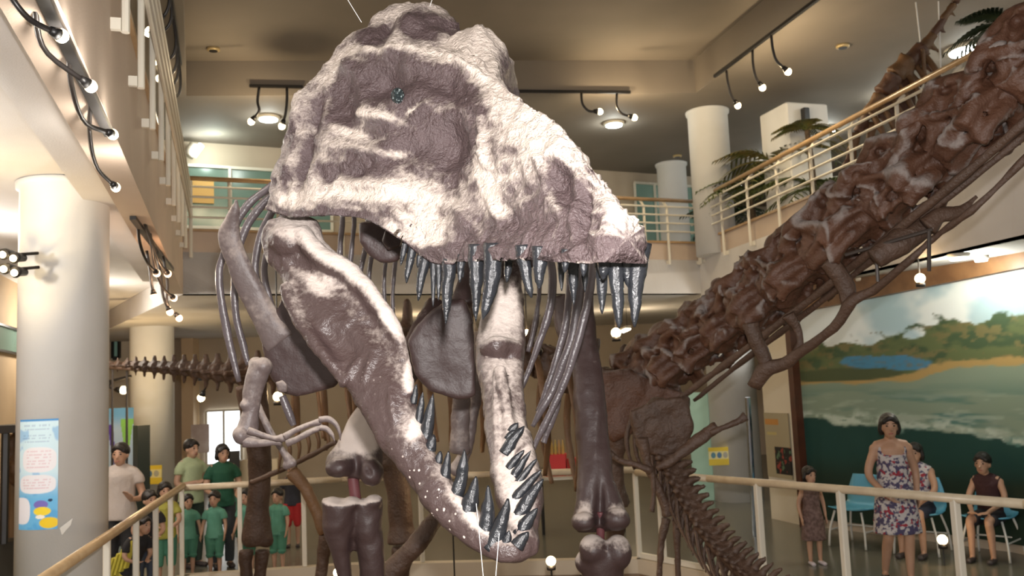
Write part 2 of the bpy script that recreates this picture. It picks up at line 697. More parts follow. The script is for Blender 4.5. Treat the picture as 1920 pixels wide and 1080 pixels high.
# windows
def window(idx, c0, c1, glass, frame, bars=1, fw=.05):
    o = face_box(c0, c1, .02).build('window_%d' % idx, MT[glass])
    o['kind'] = 'structure'
    u = Vector((c1.x - c0.x, c1.y - c0.y, 0))
    L = u.length
    u.normalize()
    nrm = Vector((u.y, -u.x, 0))
    H = c1.z - c0.z
    ctr = lambda s, z: c0 + u * s + Vector((0, 0, z)) + nrm * .02
    for s in [0, L] + [L * (k + 1) / (bars + 1) for k in range(bars)]:
        MB().beam(ctr(s, 0), ctr(s, H), fw, .05).build('window_frame', MT[frame], o)
    for z in (0, H):
        MB().beam(ctr(0, z), ctr(L, z), .05, fw).build('window_frame', MT[frame], o)
    return o


window(1, onfar(388, 872, .05), onfar(452, 768, .05), 'window_bright', 'rail_cream', 1)
c0 = Vector((-6.55, 11.3, 3.05))
WLn = Vector((WLb.y - WLa.y, -(WLb.x - WLa.x), 0)).normalized()
window(2, onpl(-40, 650, (WLa.x + .02, WLa.y, 0), WLn), onpl(40, 622, (WLa.x + .02, WLa.y, 0), WLn), 'glass_green', 'black', 0, .03)
window(3, onfar(212, 672, .05), onfar(224, 632, .05), 'glass_green', 'black', 0, .09)
window(4, onupper(1196, 470, .05), onupper(1298, 350, .05), 'glass_green', 'rail_cream', 2)
window(5, P(1545, 372, 15.5), P(1640, 325, 15.2), 'window_bright', 'rail_cream', 1)
window(6, onupper(330, 425, .05), onupper(620, 326, .05), 'glass_green', 'rail_cream', 2)


# columns
def column(name, c, r, z0, z1, label=None, square=False):
    mb = MB()
    if square:
        mb.box((c[0], c[1], (z0 + z1) / 2), (r * 2, r * 2, z1 - z0), rz=.3, bev=.02)
    else:
        mb.lathe((c[0], c[1], 0), [(r, z0), (r, z1 - .07), (r + .025, z1 - .06), (r + .03, z1 - .012), (r + .01, z1 - .002), (r, z1)], 48)
    o = mb.build(name, MT['white_col'], smooth=not square)
    o['kind'] = 'structure'
    if not square:
        for p in o.data.polygons:
            p.use_smooth = len(p.vertices) == 4
    if label:
        o['label'] = label
    return o


COL1 = (-3.53, 7.1)
column('column', COL1, .325, 0, 3.8, 'thick round white column at the left with a blue poster on it')
column('column', (-6.95, 17.39), .40, 0, 3.8, 'round white column farther back, behind the crowd')
cq = P(1370, 700, 15.25)
column('column', (cq.x, cq.y), .40, 0, 3.2, 'round white column below the gallery corner beside the seascape')
column('column', (3.38, 14.75), .33, 4.02, 6.45, 'round white column on the upper gallery corner')
cq = P(1264, 400, 18.6)
column('column', (cq.x, cq.y), .30, 4.02, 6.45, 'pale column in shade far back on the upper gallery')
o = P(1490, 250, 14.2)
column('pier', (o.x, o.y), .37, 4.02, 6.15, 'free standing square white pier behind the gallery railing', square=True)
c0_ = P(1512, 240, 13.75)
tag(MB().box((c0_.x, c0_.y, c0_.z + .14), (.10, .10, .34), rz=.3, bev=.01).build('wall_speaker', MT['black']), 'small black speaker on the face of the square white pier', 'speaker')
# cream pilaster of the far ground floor wall and far partition
a, b = onfar(340, 700, .4), onfar(362, 700, .4)
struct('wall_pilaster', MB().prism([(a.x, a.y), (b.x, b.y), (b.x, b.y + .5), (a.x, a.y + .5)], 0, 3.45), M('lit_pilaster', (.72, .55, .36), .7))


# ------------------------------------------------------------------ balcony railings
def balcony_railing(a, b, spots, label, mat_hand, t_end=0.0):
    """posts outside the fascia a-b, cranked in at the top; four thin rails and a handrail"""
    n = inward(a, b)
    d3 = Vector(((b - a).normalized().x, (b - a).normalized().y, 0))
    out = Vector((-n.x, -n.y, 0))
    root = thing('balcony_railing', (a.x, a.y, 3.95), label, 'railing')
    post = brk = None
    for s in spots:
        p = Vector((s.x, s.y, 0))
        if post is None:
            mb = MB()
            mb.tube([p + out * .07 + Vector((0, 0, 3.93)), p + out * .07 + Vector((0, 0, 4.9)), p + out * .02 + Vector((0, 0, 4.96)), p - out * .03 + Vector((0, 0, 5.01))],
                    .024, 8, flat=.9, ref=out)
            post = mb.build('post', MT['rail_cream'], root)
            brk = MB().beam(p + Vector((0, 0, 3.97)), p + out * .05 + Vector((0, 0, 3.97)), .035, .06).build('bracket', MT['rail_cream'], root)
            p0 = p
        else:
            clone(post, p - p0, root)
            clone(brk, p - p0, root)
    lo = Vector((a.x, a.y, 0)) + out * .10
    hi = Vector((b.x, b.y, 0)) + out * .10
    for z in (4.48, 4.62, 4.76, 4.90):
        MB().tube([lo + Vector((0, 0, z)), hi + Vector((0, 0, z))], .016, 6).build('rail', MT['rail_cream'], root)
    lo, hi = lo - out * .075, hi - out * .075
    MB().tube([lo + Vector((0, 0, 5.03)), hi + Vector((0, 0, 5.03))], .032, 10).build('handrail', MT[mat_hand], root, smooth=True)
    return root


dl = (EB - EA).normalized()
spots = [EA + dl * ((Vector((-1.99, 4.45)) - EA).dot(dl) + .885 * k) for k in range(-6, 9)]
balcony_railing(EA, EB, spots, 'cream metal railing on the left gallery edge beside the dinosaur head', 'brass')
spots = [online(EB, EC, x, 4.5) for x in (357, 430, 520, 640, 760, 880, 1000, 1110, 1205, 1248, 1304)]
balcony_railing(EB, EC, spots, 'cream metal railing of the far gallery behind the dinosaur head', 'rail_wood')
dr = (ED - EC).normalized()
spots = [EC + dr * (.25 + .92 * k) for k in range(15)]
balcony_railing(EC, ED, spots, 'cream railing with wooden handrail on the right gallery in front of palms', 'rail_wood')


# ------------------------------------------------------------------ railings around the pit
def pit_railing(pts, posts, zt, mat_hand, label, low=False, pw_=.05):
    root = thing('floor_railing', (pts[0][0], pts[0][1], .15), label, 'railing')
    post = None
    for p in posts:
        if post is None:
            post = MB().box((p.x, p.y, (.15 + zt) / 2), (pw_, pw_, zt - .15), rz=.3, bev=.008).build('post', MT['rail_cream'], root)
            p0 = p
        else:
            clone(post, Vector((p.x - p0.x, p.y - p0.y, 0)), root)
    for a, b in zip(pts[:-1], pts[1:]):
        MB().tube([(a[0], a[1], zt), (b[0], b[1], zt)], .036, 10).build('handrail', MT[mat_hand], root, smooth=True)
        if low:
            MB().beam((a[0], a[1], .18), (b[0], b[1], .18), .05, .05).build('bottom_rail', MT['rail_cream'], root)
    return root


MT['tan_rail'] = M('tan_handrail', (.52, .37, .21), .32, var=(8, (.44, .30, .16), 3))
MT['cream_rail'] = M('cream_handrail', (.70, .60, .44), .35, var=(8, (.60, .50, .36), 3))
L0, L1 = PIT[1], PIT[2]
pit_railing([PIT[0], L0, L1], [online(L0, L1, x, .6) for x in (200, 255, 292, 320, 341)] + [online(PIT[0], L0, -200, .6)], 1.1, 'tan_rail',
            'tan handrail on white posts running back beside the white column')
pit_railing([PIT[2], PIT[3], PIT[4]], [online(PIT[2], PIT[3], x, .6) for x in (450, 570)] + [online(PIT[3], PIT[4], x, .6) for x in (790, 980, 1195)], 1.08,
            'cream_rail', 'cream railing across the far end of the pit before the green-shirted children')
pit_railing([PIT[4], PIT[5], PIT[6], PIT[7]], [online(PIT[4], PIT[5], 1240, .6)] + [online(PIT[5], PIT[6], x, .6) for x in (1426, 1583)] + [online(PIT[6], PIT[7], x, .6) for x in (1800, 2150)],
            1.05, 'cream_rail', 'cream railing on the right in front of the woman in a floral dress', low=True, pw_=.06)


# ------------------------------------------------------------------ lamps on tracks
def track_lamp(label, track, lamps, cat='track light', bulb='bulb', r=.03, power=0.0, col=(1, .78, .48), cab=.012):
    """track = world points; lamps = list of cable paths (world points) that end in a bulb"""
    t0 = Vector(track[0])
    root = thing('track_light', t0, label, cat)
    mb = MB()
    for a, b in zip(track[:-1], track[1:]):
        mb.beam(a, b, .045, .04)
    mb.build('track', MT['black'], root)
    for path in lamps:
        path = [Vector(q) for q in path]
        MB().tube(path, cab, 6, res=14).build('cable', MT['cable'], root, smooth=True)
        e, dirv = path[-1], (path[-1] - path[-2]).normalized()
        MB().tube([e - dirv * r * 1.2, e + dirv * r * .2], [r * .55, r * .9], 10).build('socket', MT['black'], root, smooth=True)
        o = MB().ell(e + dirv * r * .7, (r, r, r), 12, 8).build('bulb', MT[bulb], root, smooth=True)
        if power:
            light('bulb_light', 'POINT', e + dirv * r * 2.4 + Vector((0, 0, -.02)), power, col, .03)
    return root


BEAM_N = Vector((-(CC.y - CB.y), CC.x - CB.x, 0)).normalized()


def onbeam(px, py):
    return onpl(px, py, (CB.x, CB.y - .03, 0), BEAM_N)


def px_path(pts, d):
    if not isinstance(d, (list, tuple)):
        d = [d] * len(pts)
    return [P(x, y, q) for (x, y), q in zip(pts, d)]


tA, tB = onz(40, -95, 3.44), onz(205, 250, 3.44)
track_lamp('black track with four lit bulbs on looping cables under the left gallery edge', [tA, tB], [
    px_path([(5, -40), (25, 0), (58, 38), (107, 63)], [3.1, 3.1, 3.15, 3.25]),
    px_path([(68, -45), (66, 20), (85, 95), (163, 156)], [3.1, 3.25, 3.45, 3.6]),
    px_path([(128, 85), (134, 160), (158, 228), (207, 250)], [3.6, 3.8, 4.1, 4.3]),
    px_path([(171, 178), (168, 250), (181, 312), (214, 348)], [4.2, 4.5, 4.8, 5.0]),
], r=.026, power=7, cab=.011, col=(1, .93, .84))
tA, tB = onz(249, 407, 3.44), onz(322, 505, 3.44)
track_lamp('bundle of black cables with six lit bulbs under the left gallery corner', [tA, tB], [
    px_path([(258, 412), (262, 455), (275, 490), (292, 510)], [7.2, 7.4, 7.6, 7.8]),
    px_path([(270, 415), (285, 455), (298, 490), (313, 511)], [7.2, 7.5, 7.8, 8.0]),
    px_path([(275, 470), (281, 505), (284, 530), (288, 551)], 8.0),
    px_path([(280, 430), (292, 505), (306, 540), (324, 557)], [7.6, 8.0, 8.2, 8.4]),
    px_path([(290, 450), (300, 510), (306, 555), (317, 581)], 8.4),
    px_path([(306, 480), (314, 530), (314, 570), (333, 593)], 8.6),
], bulb='bulb_red', r=.032, power=2.5, col=(1, .6, .35), cab=.013)
track_lamp('row of lit bulbs on black cables at the upper left ceiling edge', [onz(312, -60, 6.40), onz(338, 120, 6.40)], [
    px_path([(310, -30), (318, 0), (311, 25), (299, 35)], 7.2),
    px_path([(318, -20), (322, 30), (310, 55), (285, 60)], 7.6),
    px_path([(322, 20), (330, 70), (324, 105), (297, 117)], 8.6),
    px_path([(326, 40), (333, 100), (325, 135), (304, 145)], 9.0),
    px_path([(328, 60), (335, 120), (328, 155), (309, 163)], 9.4),
    px_path([(330, 80), (338, 140), (336, 175), (321, 186)], 9.8),
], r=.038, power=3, cab=.014)
track_lamp('short black ceiling track with lit bulbs left of the dinosaur head', [onbeam(468, 161), onbeam(568, 163)], [
    px_path([(486, 163), (483, 190), (486, 208), (474, 224)], 12.8),
    px_path([(538, 164), (538, 190), (535, 215), (530, 232)], 12.8)], r=.05, power=26, cab=.02)
track_lamp('long black ceiling track with two lit bulbs right of the dinosaur head', [onbeam(960, 171), onbeam(1182, 173)], [
    px_path([(1090, 174), (1092, 195), (1104, 208), (1120, 209)], 13.6),
    px_path([(1157, 175), (1156, 198), (1166, 213), (1185, 219)], 13.6)], r=.05, power=26, cab=.02)
track_lamp('black ceiling track with three lit bulbs running along the right beam', [onz(1340, 143, 6.42), onz(1560, -22, 6.42)], [
    px_path([(1362, 132), (1365, 155), (1371, 178), (1381, 194)], 12.4),
    px_path([(1411, 94), (1412, 120), (1417, 144), (1427, 160)], 11.8),
    px_path([(1446, 66), (1449, 92), (1456, 114), (1474, 131)], 11.2)], r=.045, power=24, cab=.017)
# single spot lamps of the ground floor
track_lamp('lit bulb hanging before the far wall between the two white columns', [P(205, 715, 15.5), P(246, 705, 15.5)], [px_path([(210, 714), (205, 724), (213, 730), (226, 731)], 15.5)], r=.07, power=45, col=(1, .7, .36), cab=.02)
track_lamp('lit bulb under the long thin tail near the far window', [P(372, 712, 14), P(388, 710, 14)], [px_path([(383, 712), (386, 725), (382, 733), (379, 741)], 14)], r=.06, power=25, col=(1, .74, .42), cab=.016)
for px, py, d, lab, pw_ in ((634, 1074, 6.0, 'lit floor bulb beside the front leg bone in the pit', 4), (1033, 1052, 6.2, 'lit floor bulb in the pit behind the lower jaw', 4),
                            (1155, 624, 10.2, 'lit bulb just below the front teeth of the upper jaw', 10), (847, 934, 8.2, 'small lit bulb behind the knee of the dinosaur', 4),
                            (988, 627, 9.0, 'small lit bulb to the right of the inner jaw bone', 6), (1725, 522, 9.6, 'orange lit bulb under the brown beam over the seascape', 12),
                            (1767, 1012, 9.4, 'small lit bulb low beside the blue chairs', 2), (521, 744, 9.0, 'tiny lit bulb behind the small arm bones', 3)):
    p = P(px, py, d)
    r = .0055 * d
    root = thing('spot_lamp', p - Vector((0, 0, r * 2)), lab, 'lamp')
    MB().lathe(p, [(r * .9, -r * 1.7), (r * .9, -r * .9), (r * .6, -r * .75)], 12).build('socket', MT['black'], root, smooth=True)
    MB().ell(p, (r, r, r), 12, 8).build('bulb', MT['bulb'], root, smooth=True)
    zend = -.5 if py > 1000 and px < 1500 else (0.0 if px > 1700 and py > 900 else (3.2 if px > 1700 else (3.45 if py < 760 else -.5)))
    MB().tube([p + Vector((0, .004, -r * 1.6 if zend < p.z else r)), (p.x, p.y + .004, zend)], .008, 6).build('stem', MT['black'], root)
    light('bulb_light', 'POINT', p + Vector((0, -r * 1.6, r * .6)), pw_, (1, .68, .36), .04)


def downlight(p, r, lab, power, col):
    root = thing('downlight', p, lab, 'ceiling light')
    MB().lathe(p, [(r * 1.25, -.03), (r * 1.3, -.015), (r * 1.3, .02)], 24).build('ring', MT['rail_cream'], root, smooth=True)
    MB().lathe(p, [(r, -.05), (r, -.028)], 24).build('lens', MT['bulb_white'], root)
    if power:
        light('downlight_lamp', 'POINT', p + Vector((0, 0, -.14)), power, col, .06)


W = (.95, 1.0, .93)
for px, py, z, r, lab, pw_ in ((503, 220, 6.44, .14, 'round white downlight in the far ceiling left of the dinosaur head', 12), (1151, 231, 6.44, .14, 'round white downlight in the far ceiling beside the track with two bulbs', 12),
                               (1815, 92, 6.44, .24, 'large bright downlight at the top right below the palm leaves', 16), (1672, 176, 6.44, .16, 'bright downlight behind the hanging brown skeleton', 14),
                               (1550, 241, 6.44, .16, 'bright downlight right of the square white pier', 16), (1445, 296, 6.44, .10, 'small downlight above the palms left of the square pier', 12),
                               (1797, 478, 3.19, .085, 'left one of the paired soffit downlights above the seascape', 18), (1839, 481, 3.19, .06, 'right one of the paired soffit downlights above the seascape', 10),
                               (1618, 523, 3.19, .08, 'soffit downlight seen behind the long neck bones', 24)):
    p = onz(px, py, z)
    downlight(p, r, lab, pw_, W)
# unlit flush fittings of the raised ceiling
for px, py in ((1580, 86), (400, 92), (1270, 292)):
    p = onz(px, py, 6.44 if px != 400 else 6.97)
    root = thing('ceiling_fitting', p, {1580: 'unlit round ceiling fitting near the track with three bulbs', 400: 'small unlit ceiling fitting at the upper left', 1270: 'unlit ceiling fitting before the shaded column'}[px], 'ceiling light')
    MB().lathe(p, [(.07, -.03), (.09, -.02), (.09, .01)], 18).build('ring', MT['brass'], root, smooth=True)
    MB().lathe(p, [(.06, -.034), (.06, -.028)], 18).build('lens', MT['black'], root)
# wall lamps whose light washes the far walls
for c0, c1, lab, pw_ in ((onfar(344, 625, .35), onfar(352, 612, .35), 'short fluorescent wall lamp on the ground floor beside the pilaster', 40),
                         (onupper(352, 292, .25), onupper(366, 272, .25), 'short fluorescent wall lamp on the upper floor at the far left', 16)):
    root = thing('wall_lamp', c0, lab, 'lamp')
    MB().tube([c0, c1], .10, 10).build('housing', MT['rail_cream'], root, smooth=True)
    q = Vector((.14, -.10, -.03))
    MB().tube([c0 + q, c1 + q], .05, 10).build('tube', MT['bulb_white'], root, smooth=True)
    light('wall_lamp_light', 'POINT', (c0 + c1) / 2 + Vector((.45, -.2, -.05)), pw_, (.85, 1, .92), .1)
# added fill fittings, mostly out of view, brightening the columns, soffit and galleries
MT['fill_tube'] = M('lit_fill_tube', (1, 1, 1), .3, emit=((1.0, .98, .94), 6))
for k, (x, y, z, pw_, col, lab) in enumerate(((-4.5, 4.6, 3.2, 250, (1, .97, .93), 'added fill fitting under the left gallery nearest the camera'), (-5.3, 8.4, 3.35, 95, (1, .96, .9), 'added fill fitting under the left gallery beside the near column'),
                                      (-6.3, 13.0, 3.35, 70, (1, .93, .82), 'added fill fitting under the left gallery before the far column'), (-1.5, 17.0, 3.0, 48, (1, .72, .42), 'added warm fill fitting under the far gallery'),
                                      (2.2, 18.0, 3.0, 45, (1, .78, .5), 'added warm fill fitting under the far gallery toward the right'), (3.75, 14.2, 2.85, 40, (1, .97, .9), 'added fill fitting under the right gallery beside the round column'),
                                      (5.4, 6.0, 2.95, 9, (1, .95, .86), 'added fill fitting under the right gallery before the chairs'), (6.9, 9.5, 6.1, 26, (.95, 1, .93), 'added fill fitting over the right upper gallery'), (-0.5, 17.2, 6.1, 30, (.95, 1, .86), 'added fill fitting over the far upper gallery'))):
    root = thing('added_fill_fitting', (x, y, z), lab, 'ceiling light')
    MB().box((x, y, z + .06), (.12, 1.2, .05), bev=.01).build('housing', MT['rail_cream'], root)
    for dx in (-.035, .035):
        MB().tube([(x + dx, y - .57, z + .02), (x + dx, y + .57, z + .02)], .013, 8).build('tube', MT['fill_tube'], root)
    top = 3.8 if x < -4 else (3.45 if z < 3.2 and x < 3 else (3.2 if z < 3.2 else 6.45))
    for dy in (-.4, .4):
        MB().tube([(x, y + dy, z + .08), (x, y + dy, top)], .006, 6).build('hanger', MT['black'], root)
    light('added_fill_light', 'POINT', (x, y, z - .08), pw_, col, .12)
# twin spotlights on the near column's left
for px, py in ((20, 478), (22, 505)):
    p = P(px, py, 6.6)
    root = thing('spot_lamp', p, {478: 'upper twin halogen spotlight clamped left of the white column', 505: 'lower twin halogen spotlight clamped left of the white column'}[py], 'lamp')
    MB().tube([p + Vector((.12, .15, .03)), p + Vector((.03, 0, 0))], .012, 8).build('arm', MT['black'], root)
    for dx in (-.03, .04):
        c = p + Vector((dx, dx * .2, -dx * .4))
        MB().tube([c + Vector((.02, .07, .0)), c + Vector((0, 0, 0)), c + Vector((-.005, -.03, -.012))], [.025, .038, .042], 12).build('housing', MT['black'], root, smooth=True)
        MB().ell(c + Vector((-.006, -.035, -.014)), (.026, .018, .026), 12, 8).build('bulb', MT['bulb'], root, smooth=True)
    light('bulb_light', 'POINT', p + Vector((-.05, -.2, -.05)), 8, (1, .75, .4), .03)


# ------------------------------------------------------------------ painted flat things
MT['paint'] = M_vcol('printed_surface', .5)
MT['mural'] = M_vcol('mural_paint', .75)


def painted(name, posf, nu, nv, colf, mat, parent=None, back=None, cat=None, label=None):
    """posf(u, v) -> world point (u right, v up); colf(U, V) arrays -> (n, 3) colours, linear"""
    us, vs_ = np.linspace(0, 1, nu), np.linspace(0, 1, nv)
    pts = [posf(u, v) for v in vs_ for u in us]
    fs = [(j * nu + i, j * nu + i + 1, (j + 1) * nu + i + 1, (j + 1) * nu + i) for j in range(nv - 1) for i in range(nu - 1)]
    o = link_mesh(name, np.array([tuple(p) for p in pts]), fs, mat, parent)
    U, Vv = np.meshgrid(us, vs_)
    c = np.clip(colf(U.ravel(), Vv.ravel()), 0, 1)
    at = o.data.color_attributes.new('paint', 'FLOAT_COLOR', 'POINT')
    at.data.foreach_set('color', np.hstack([c, np.ones((len(c), 1))]).ravel())
    if back:
        m = o.modifiers.new('t', 'SOLIDIFY')
        m.thickness = back
        m.offset = -1
    if cat:
        tag(o, label, cat)
    return o


def lin(r, g, b):
    f = lambda c: (c / 255 / 12.92) if c <= 10 else ((c / 255 + .055) / 1.055) ** 2.4
    return np.array((f(r), f(g), f(b)))


def ss(a, b, x):
    t = np.clip((x - a) / (b - a), 0, 1)
    return t * t * (3 - 2 * t)


def blend(c, col, m):
    return c * (1 - m[:, None]) + np.asarray(col)[None, :] * m[:, None]


# the seascape panorama
MA, MBp = Vector((3.80, 12.35)), Vector((5.95, 7.6))


def mural_pos(u, v):
    p = MA.lerp(MBp, u)
    bow = .35 * math.sin(math.pi * u)
    n = Vector((MBp.y - MA.y, -(MBp.x - MA.x))).normalized()
    p = p - n * bow
    return Vector((p.x, p.y, .12 + v * (3.06)))


def mural_col(U, V):
    q = np.stack([U * 6, V * 4, U * 0], 1)
    n1, n2, n3 = fbm(q * 1.2, 4, 1), fbm(q * np.array((3, 6, 1)), 4, 5), fbm(q * np.array((8, 16, 1)), 3, 8)
    c = np.tile(lin(232, 240, 238), (len(U), 1))
    c = blend(c, lin(178, 205, 212), ss(.2, .8, n1 + .2))
    hill = .74 + .08 * U + .035 * n2 + .05 * np.sin(U * 17 + 1) * ss(.25, .6, U) + .05 * np.exp(-((U - .93) / .06) ** 2) + .07 * np.exp(-((U - .62) / .1) ** 2)
    m = ss(-.006, .006, hill - V)
    hc = np.tile(lin(92, 104, 66), (len(U), 1))
    hc = blend(hc, lin(62, 84, 56), ss(-.2, .5, n2))
    hc = blend(hc, lin(112, 106, 68), ss(.1, .7, n3 + .3 * np.sin(V * 60 + U * 14)))
    c = c * (1 - m[:, None]) + hc * m[:, None]
    # lagoon, sand spit, sea
    lag = ((U - .25) / .12) ** 2 + ((V - .655 - .012 * n2 + .1 * (U - .25)) / .032) ** 2
    c = blend(c, lin(70, 130, 165), ss(1.15, .9, lag) * ss(.35, .0, np.abs(n3) * .2))
    beach = .605 + .045 * ss(.28, .42, U) + .006 * n3
    m = ss(-.005, .005, beach - V)
    c = blend(c, lin(176, 148, 92), m)
    spit = ((U - .12) / .18) ** 2 + ((V - .612) / .028) ** 2
    c = blend(c, lin(74, 84, 54), ss(1.1, .8, spit))
    sea = .575 + .05 * ss(.28, .45, U) + .008 * n2
    m = ss(-.004, .004, sea - V)
    sc = np.tile(lin(132, 150, 132), (len(U), 1))
    sc = blend(sc, lin(70, 118, 112), ss(-.2, .5, fbm(q * np.array((1.2, 9, 1)), 3, 21)) * ss(.6, .45, V) * .9)
    sc = blend(sc, lin(178, 190, 176), ss(.15, .7, fbm(q * np.array((2, 12, 1)), 4, 31)) * ss(.56, .46, V) * .6)
    edge = .425 - .13 * U + .02 * n2 + .008 * n3
    sc = blend(sc, lin(190, 205, 192), np.exp(-((V - edge - .02) / .018) ** 2) * ss(-.3, .3, n3 + .2))
    deep = np.tile(lin(14, 62, 56), (len(U), 1))
    deep = blend(deep, lin(18, 44, 30), ss(.30, .16, V))
    deep = blend(deep, lin(58, 54, 28), ss(.0, .6, n1) * ss(.25, .1, V))
    md = ss(.006, -.006, V - edge)
    sc = sc * (1 - md[:, None]) + deep * md[:, None]
    # fish and rocks of the deep
    for (fx, fy, ang, L, w, col) in ((.26, .19, .9, .055, .010, (120, 112, 84)), (.18, .15, .55, .05, .009, (118, 100, 62)), (.60, .16, -1.0, .06, .012, (138, 140, 128)), (.62, .12, -.9, .04, .008, (88, 92, 88))):
        du, dv = (U - fx) * 1.75, V - fy
        a = du * math.cos(ang) + dv * math.sin(ang)
        b = -du * math.sin(ang) + dv * math.cos(ang)
        sc = blend(sc, lin(*col), ss(1.1, .8, (a / L) ** 2 + (b / w) ** 2) * .9)
    return c * (1 - m[:, None]) + sc * m[:, None]


mw = MB().prism([tuple(MA + Vector((.1, .05))), tuple(MA.lerp(MBp, .5) + Vector((.45, .2))), tuple(MBp + Vector((.1, 0))), tuple(MBp + Vector((.5, .1))), tuple(MA.lerp(MBp, .5) + Vector((.75, .3))), tuple(MA + Vector((.4, .2)))], 0, 3.2)
ms = painted('seascape_mural', mural_pos, 260, 150, mural_col, MT['mural'], cat='mural', label='large painted mural of a green coast, lagoon and breaking waves')
root_fr = thing('mural_frame', (MA.x, MA.y, 0), 'dark brown wooden frame along the edges of the seascape mural', 'frame')
MT['frame'] = M('dark_red_brown_wood', (.09, .028, .014), .4, var=(6, (.06, .02, .01), 3))
MB().box((MA.x - .035, MA.y - .02, 1.6), (.13, .10, 3.2), rz=.4).build('frame_post', MT['frame'], root_fr)
bm_ = MB()
for k in range(12):
    a, b = mural_pos(k / 12, 1), mural_pos((k + 1) / 12, 1)
    z = lambda t: 2.84 + .22 * math.sin(min(1.0, t * 1.15) * math.pi / 2)
    off = Vector((-.10, -.06, 0))
    za, zb = z(k / 12), z((k + 1) / 12)
    bm_.add([Vector((a.x, a.y, za)) + off, Vector((b.x, b.y, zb)) + off, Vector((b.x, b.y, 3.2)) + off, Vector((a.x, a.y, 3.2)) + off,
             Vector((a.x, a.y, za)), Vector((b.x, b.y, zb)), Vector((b.x, b.y, 3.2)), Vector((a.x, a.y, 3.2))],
            [(0, 1, 2, 3), (7, 6, 5, 4), (0, 4, 5, 1), (3, 2, 6, 7), (0, 3, 7, 4), (1, 5, 6, 2)])
MT['beam_brown'] = M('brown_beam', (.20, .10, .04), .45, var=(5, (.14, .065, .025), 3))
bm_.build('top_beam', MT['beam_brown'], root_fr)
struct('wall_mural', mw, MT['wall'])
# cream wall between the column and the mural, behind
struct('wall_corner', MB().prism([(3.55, 13.2), (3.8, 12.42), (4.0, 12.6), (3.8, 13.4)], 0, 3.2), M('cream_corner_wall', (.74, .68, .55), .7))

# posters
def col1_pos(px, py, extra=.004):
    """point of the near column's surface seen at a pixel"""
    r = ray(px, py)
    ox, oy = -COL1[0], -COL1[1]
    R = .325 + extra
    a = r.x ** 2 + r.y ** 2
    b = 2 * (ox * r.x + oy * r.y)
    c = ox * ox + oy * oy - R * R
    disc = max(b * b - 4 * a * c, 0)
    return CV + r * ((-b - math.sqrt(disc)) / (2 * a))


pl, pr = col1_pos(50, 880), col1_pos(109, 880)
a0, a1 = math.atan2(pl.y - COL1[1], pl.x - COL1[0]), math.atan2(pr.y - COL1[1], pr.x - COL1[0])
pz0, pz1 = col1_pos(100, 992).z, col1_pos(100, 785).z
a0 -= .25


def poster_pos(u, v):
    a = a0 + (a1 - a0) * u
    return Vector((COL1[0] + .329 * math.cos(a), COL1[1] + .329 * math.sin(a), pz0 + (pz1 - pz0) * v))


def poster_col(U, V):
    c = np.tile(lin(205, 232, 245), (len(U), 1))
    n = fbm(np.stack([U * 4, V * 8, U * 0], 1), 3, 3)
    c = blend(c, lin(70, 170, 225), ss(.55, .25, V) * .85)
    c = blend(c, lin(60, 150, 215), ss(.1, .5, n) * .5)
    c = blend(c, lin(60, 140, 205), ss(.975, .99, V))

    def bubble(c, cu, cv, ru, rv):
        e = np.abs((U - cu) / ru) ** 3 + np.abs((V - cv) / rv) ** 3
        return blend(c, lin(232, 232, 240), ss(1.1, .9, e))
    c = bubble(c, .55, .63, .42, .115)
    c = bubble(c, .5, .41, .46, .085)
    c = bubble(c, .12, .17, .25, .12)

    def lines(c, v0, v1, n, u0, u1, col):
        f = (V - v0) / (v1 - v0) * n
        m = (f > 0) & (f < n) & (np.abs(f % 1 - .5) < .22) & (U > u0) & (U < u1)
        m = m & (fbm(np.stack([U * 30, np.floor(f) * 3.3, U * 0], 1), 1, 12) > -.25)
        return blend(c, lin(*col), m * .28)
    c = lines(c, .89, .96, 2, .15, .85, (40, 90, 160))
    c = lines(c, .78, .87, 3, .12, .85, (40, 90, 160))
    c = lines(c, .55, .72, 6, .25, .85, (190, 90, 120))
    c = lines(c, .36, .46, 4, .15, .85, (190, 90, 120))
    # yellow cut-out shapes at the lower right
    c = blend(c, lin(120, 110, 190), ss(1.1, .8, ((U - .63) / .17) ** 2 + ((V - .225) / .04) ** 2))
    c = blend(c, lin(242, 216, 60), ss(1.1, .85, ((U - .66) / .2) ** 2 + ((V - .165) / .04) ** 2))
    c = blend(c, lin(240, 205, 40), ss(1.1, .85, ((U - .82) / .22) ** 2 + ((V - .06) / .05) ** 2))
    c = blend(c, lin(245, 240, 225), ss(1.1, .85, ((U - .62) / .11) ** 2 + ((V - .115) / .018) ** 2))
    c = blend(c, lin(20, 50, 90), ss(1.2, .8, ((U - .84) / .05) ** 2 + ((V - .262) / .012) ** 2))
    return c


painted('poster', poster_pos, 70, 160, poster_col, MT['paint'], cat='poster', label='blue poster with white speech bubbles and yellow figure wrapped around the white column')
# a peeled scrap of tape beside it
q = [col1_pos(x, y, .006) for x, y in ((112, 990), (136, 972), (132, 985), (116, 1003))]
tag(MB().add(q + [p + Vector((.002, .002, .001)) for p in q], [(0, 1, 2, 3), (7, 6, 5, 4), (0, 4, 5, 1), (1, 5, 6, 2), (2, 6, 7, 3), (3, 7, 4, 0)]).build('tape_scrap', M('clear_tape', (.62, .60, .55), .3)),
    'scrap of peeled tape on the white column below the blue poster', 'tape')


def flat_poster(name, c0, c1, colf, nu, nv, label, cat='poster'):
    d = Vector((c1.x - c0.x, c1.y - c0.y, 0))
    return painted(name, lambda u, v: Vector((c0.x + d.x * u, c0.y + d.y * u, c0.z + (c1.z - c0.z) * v)), nu, nv, colf, MT['paint'], back=.02, cat=cat, label=label)


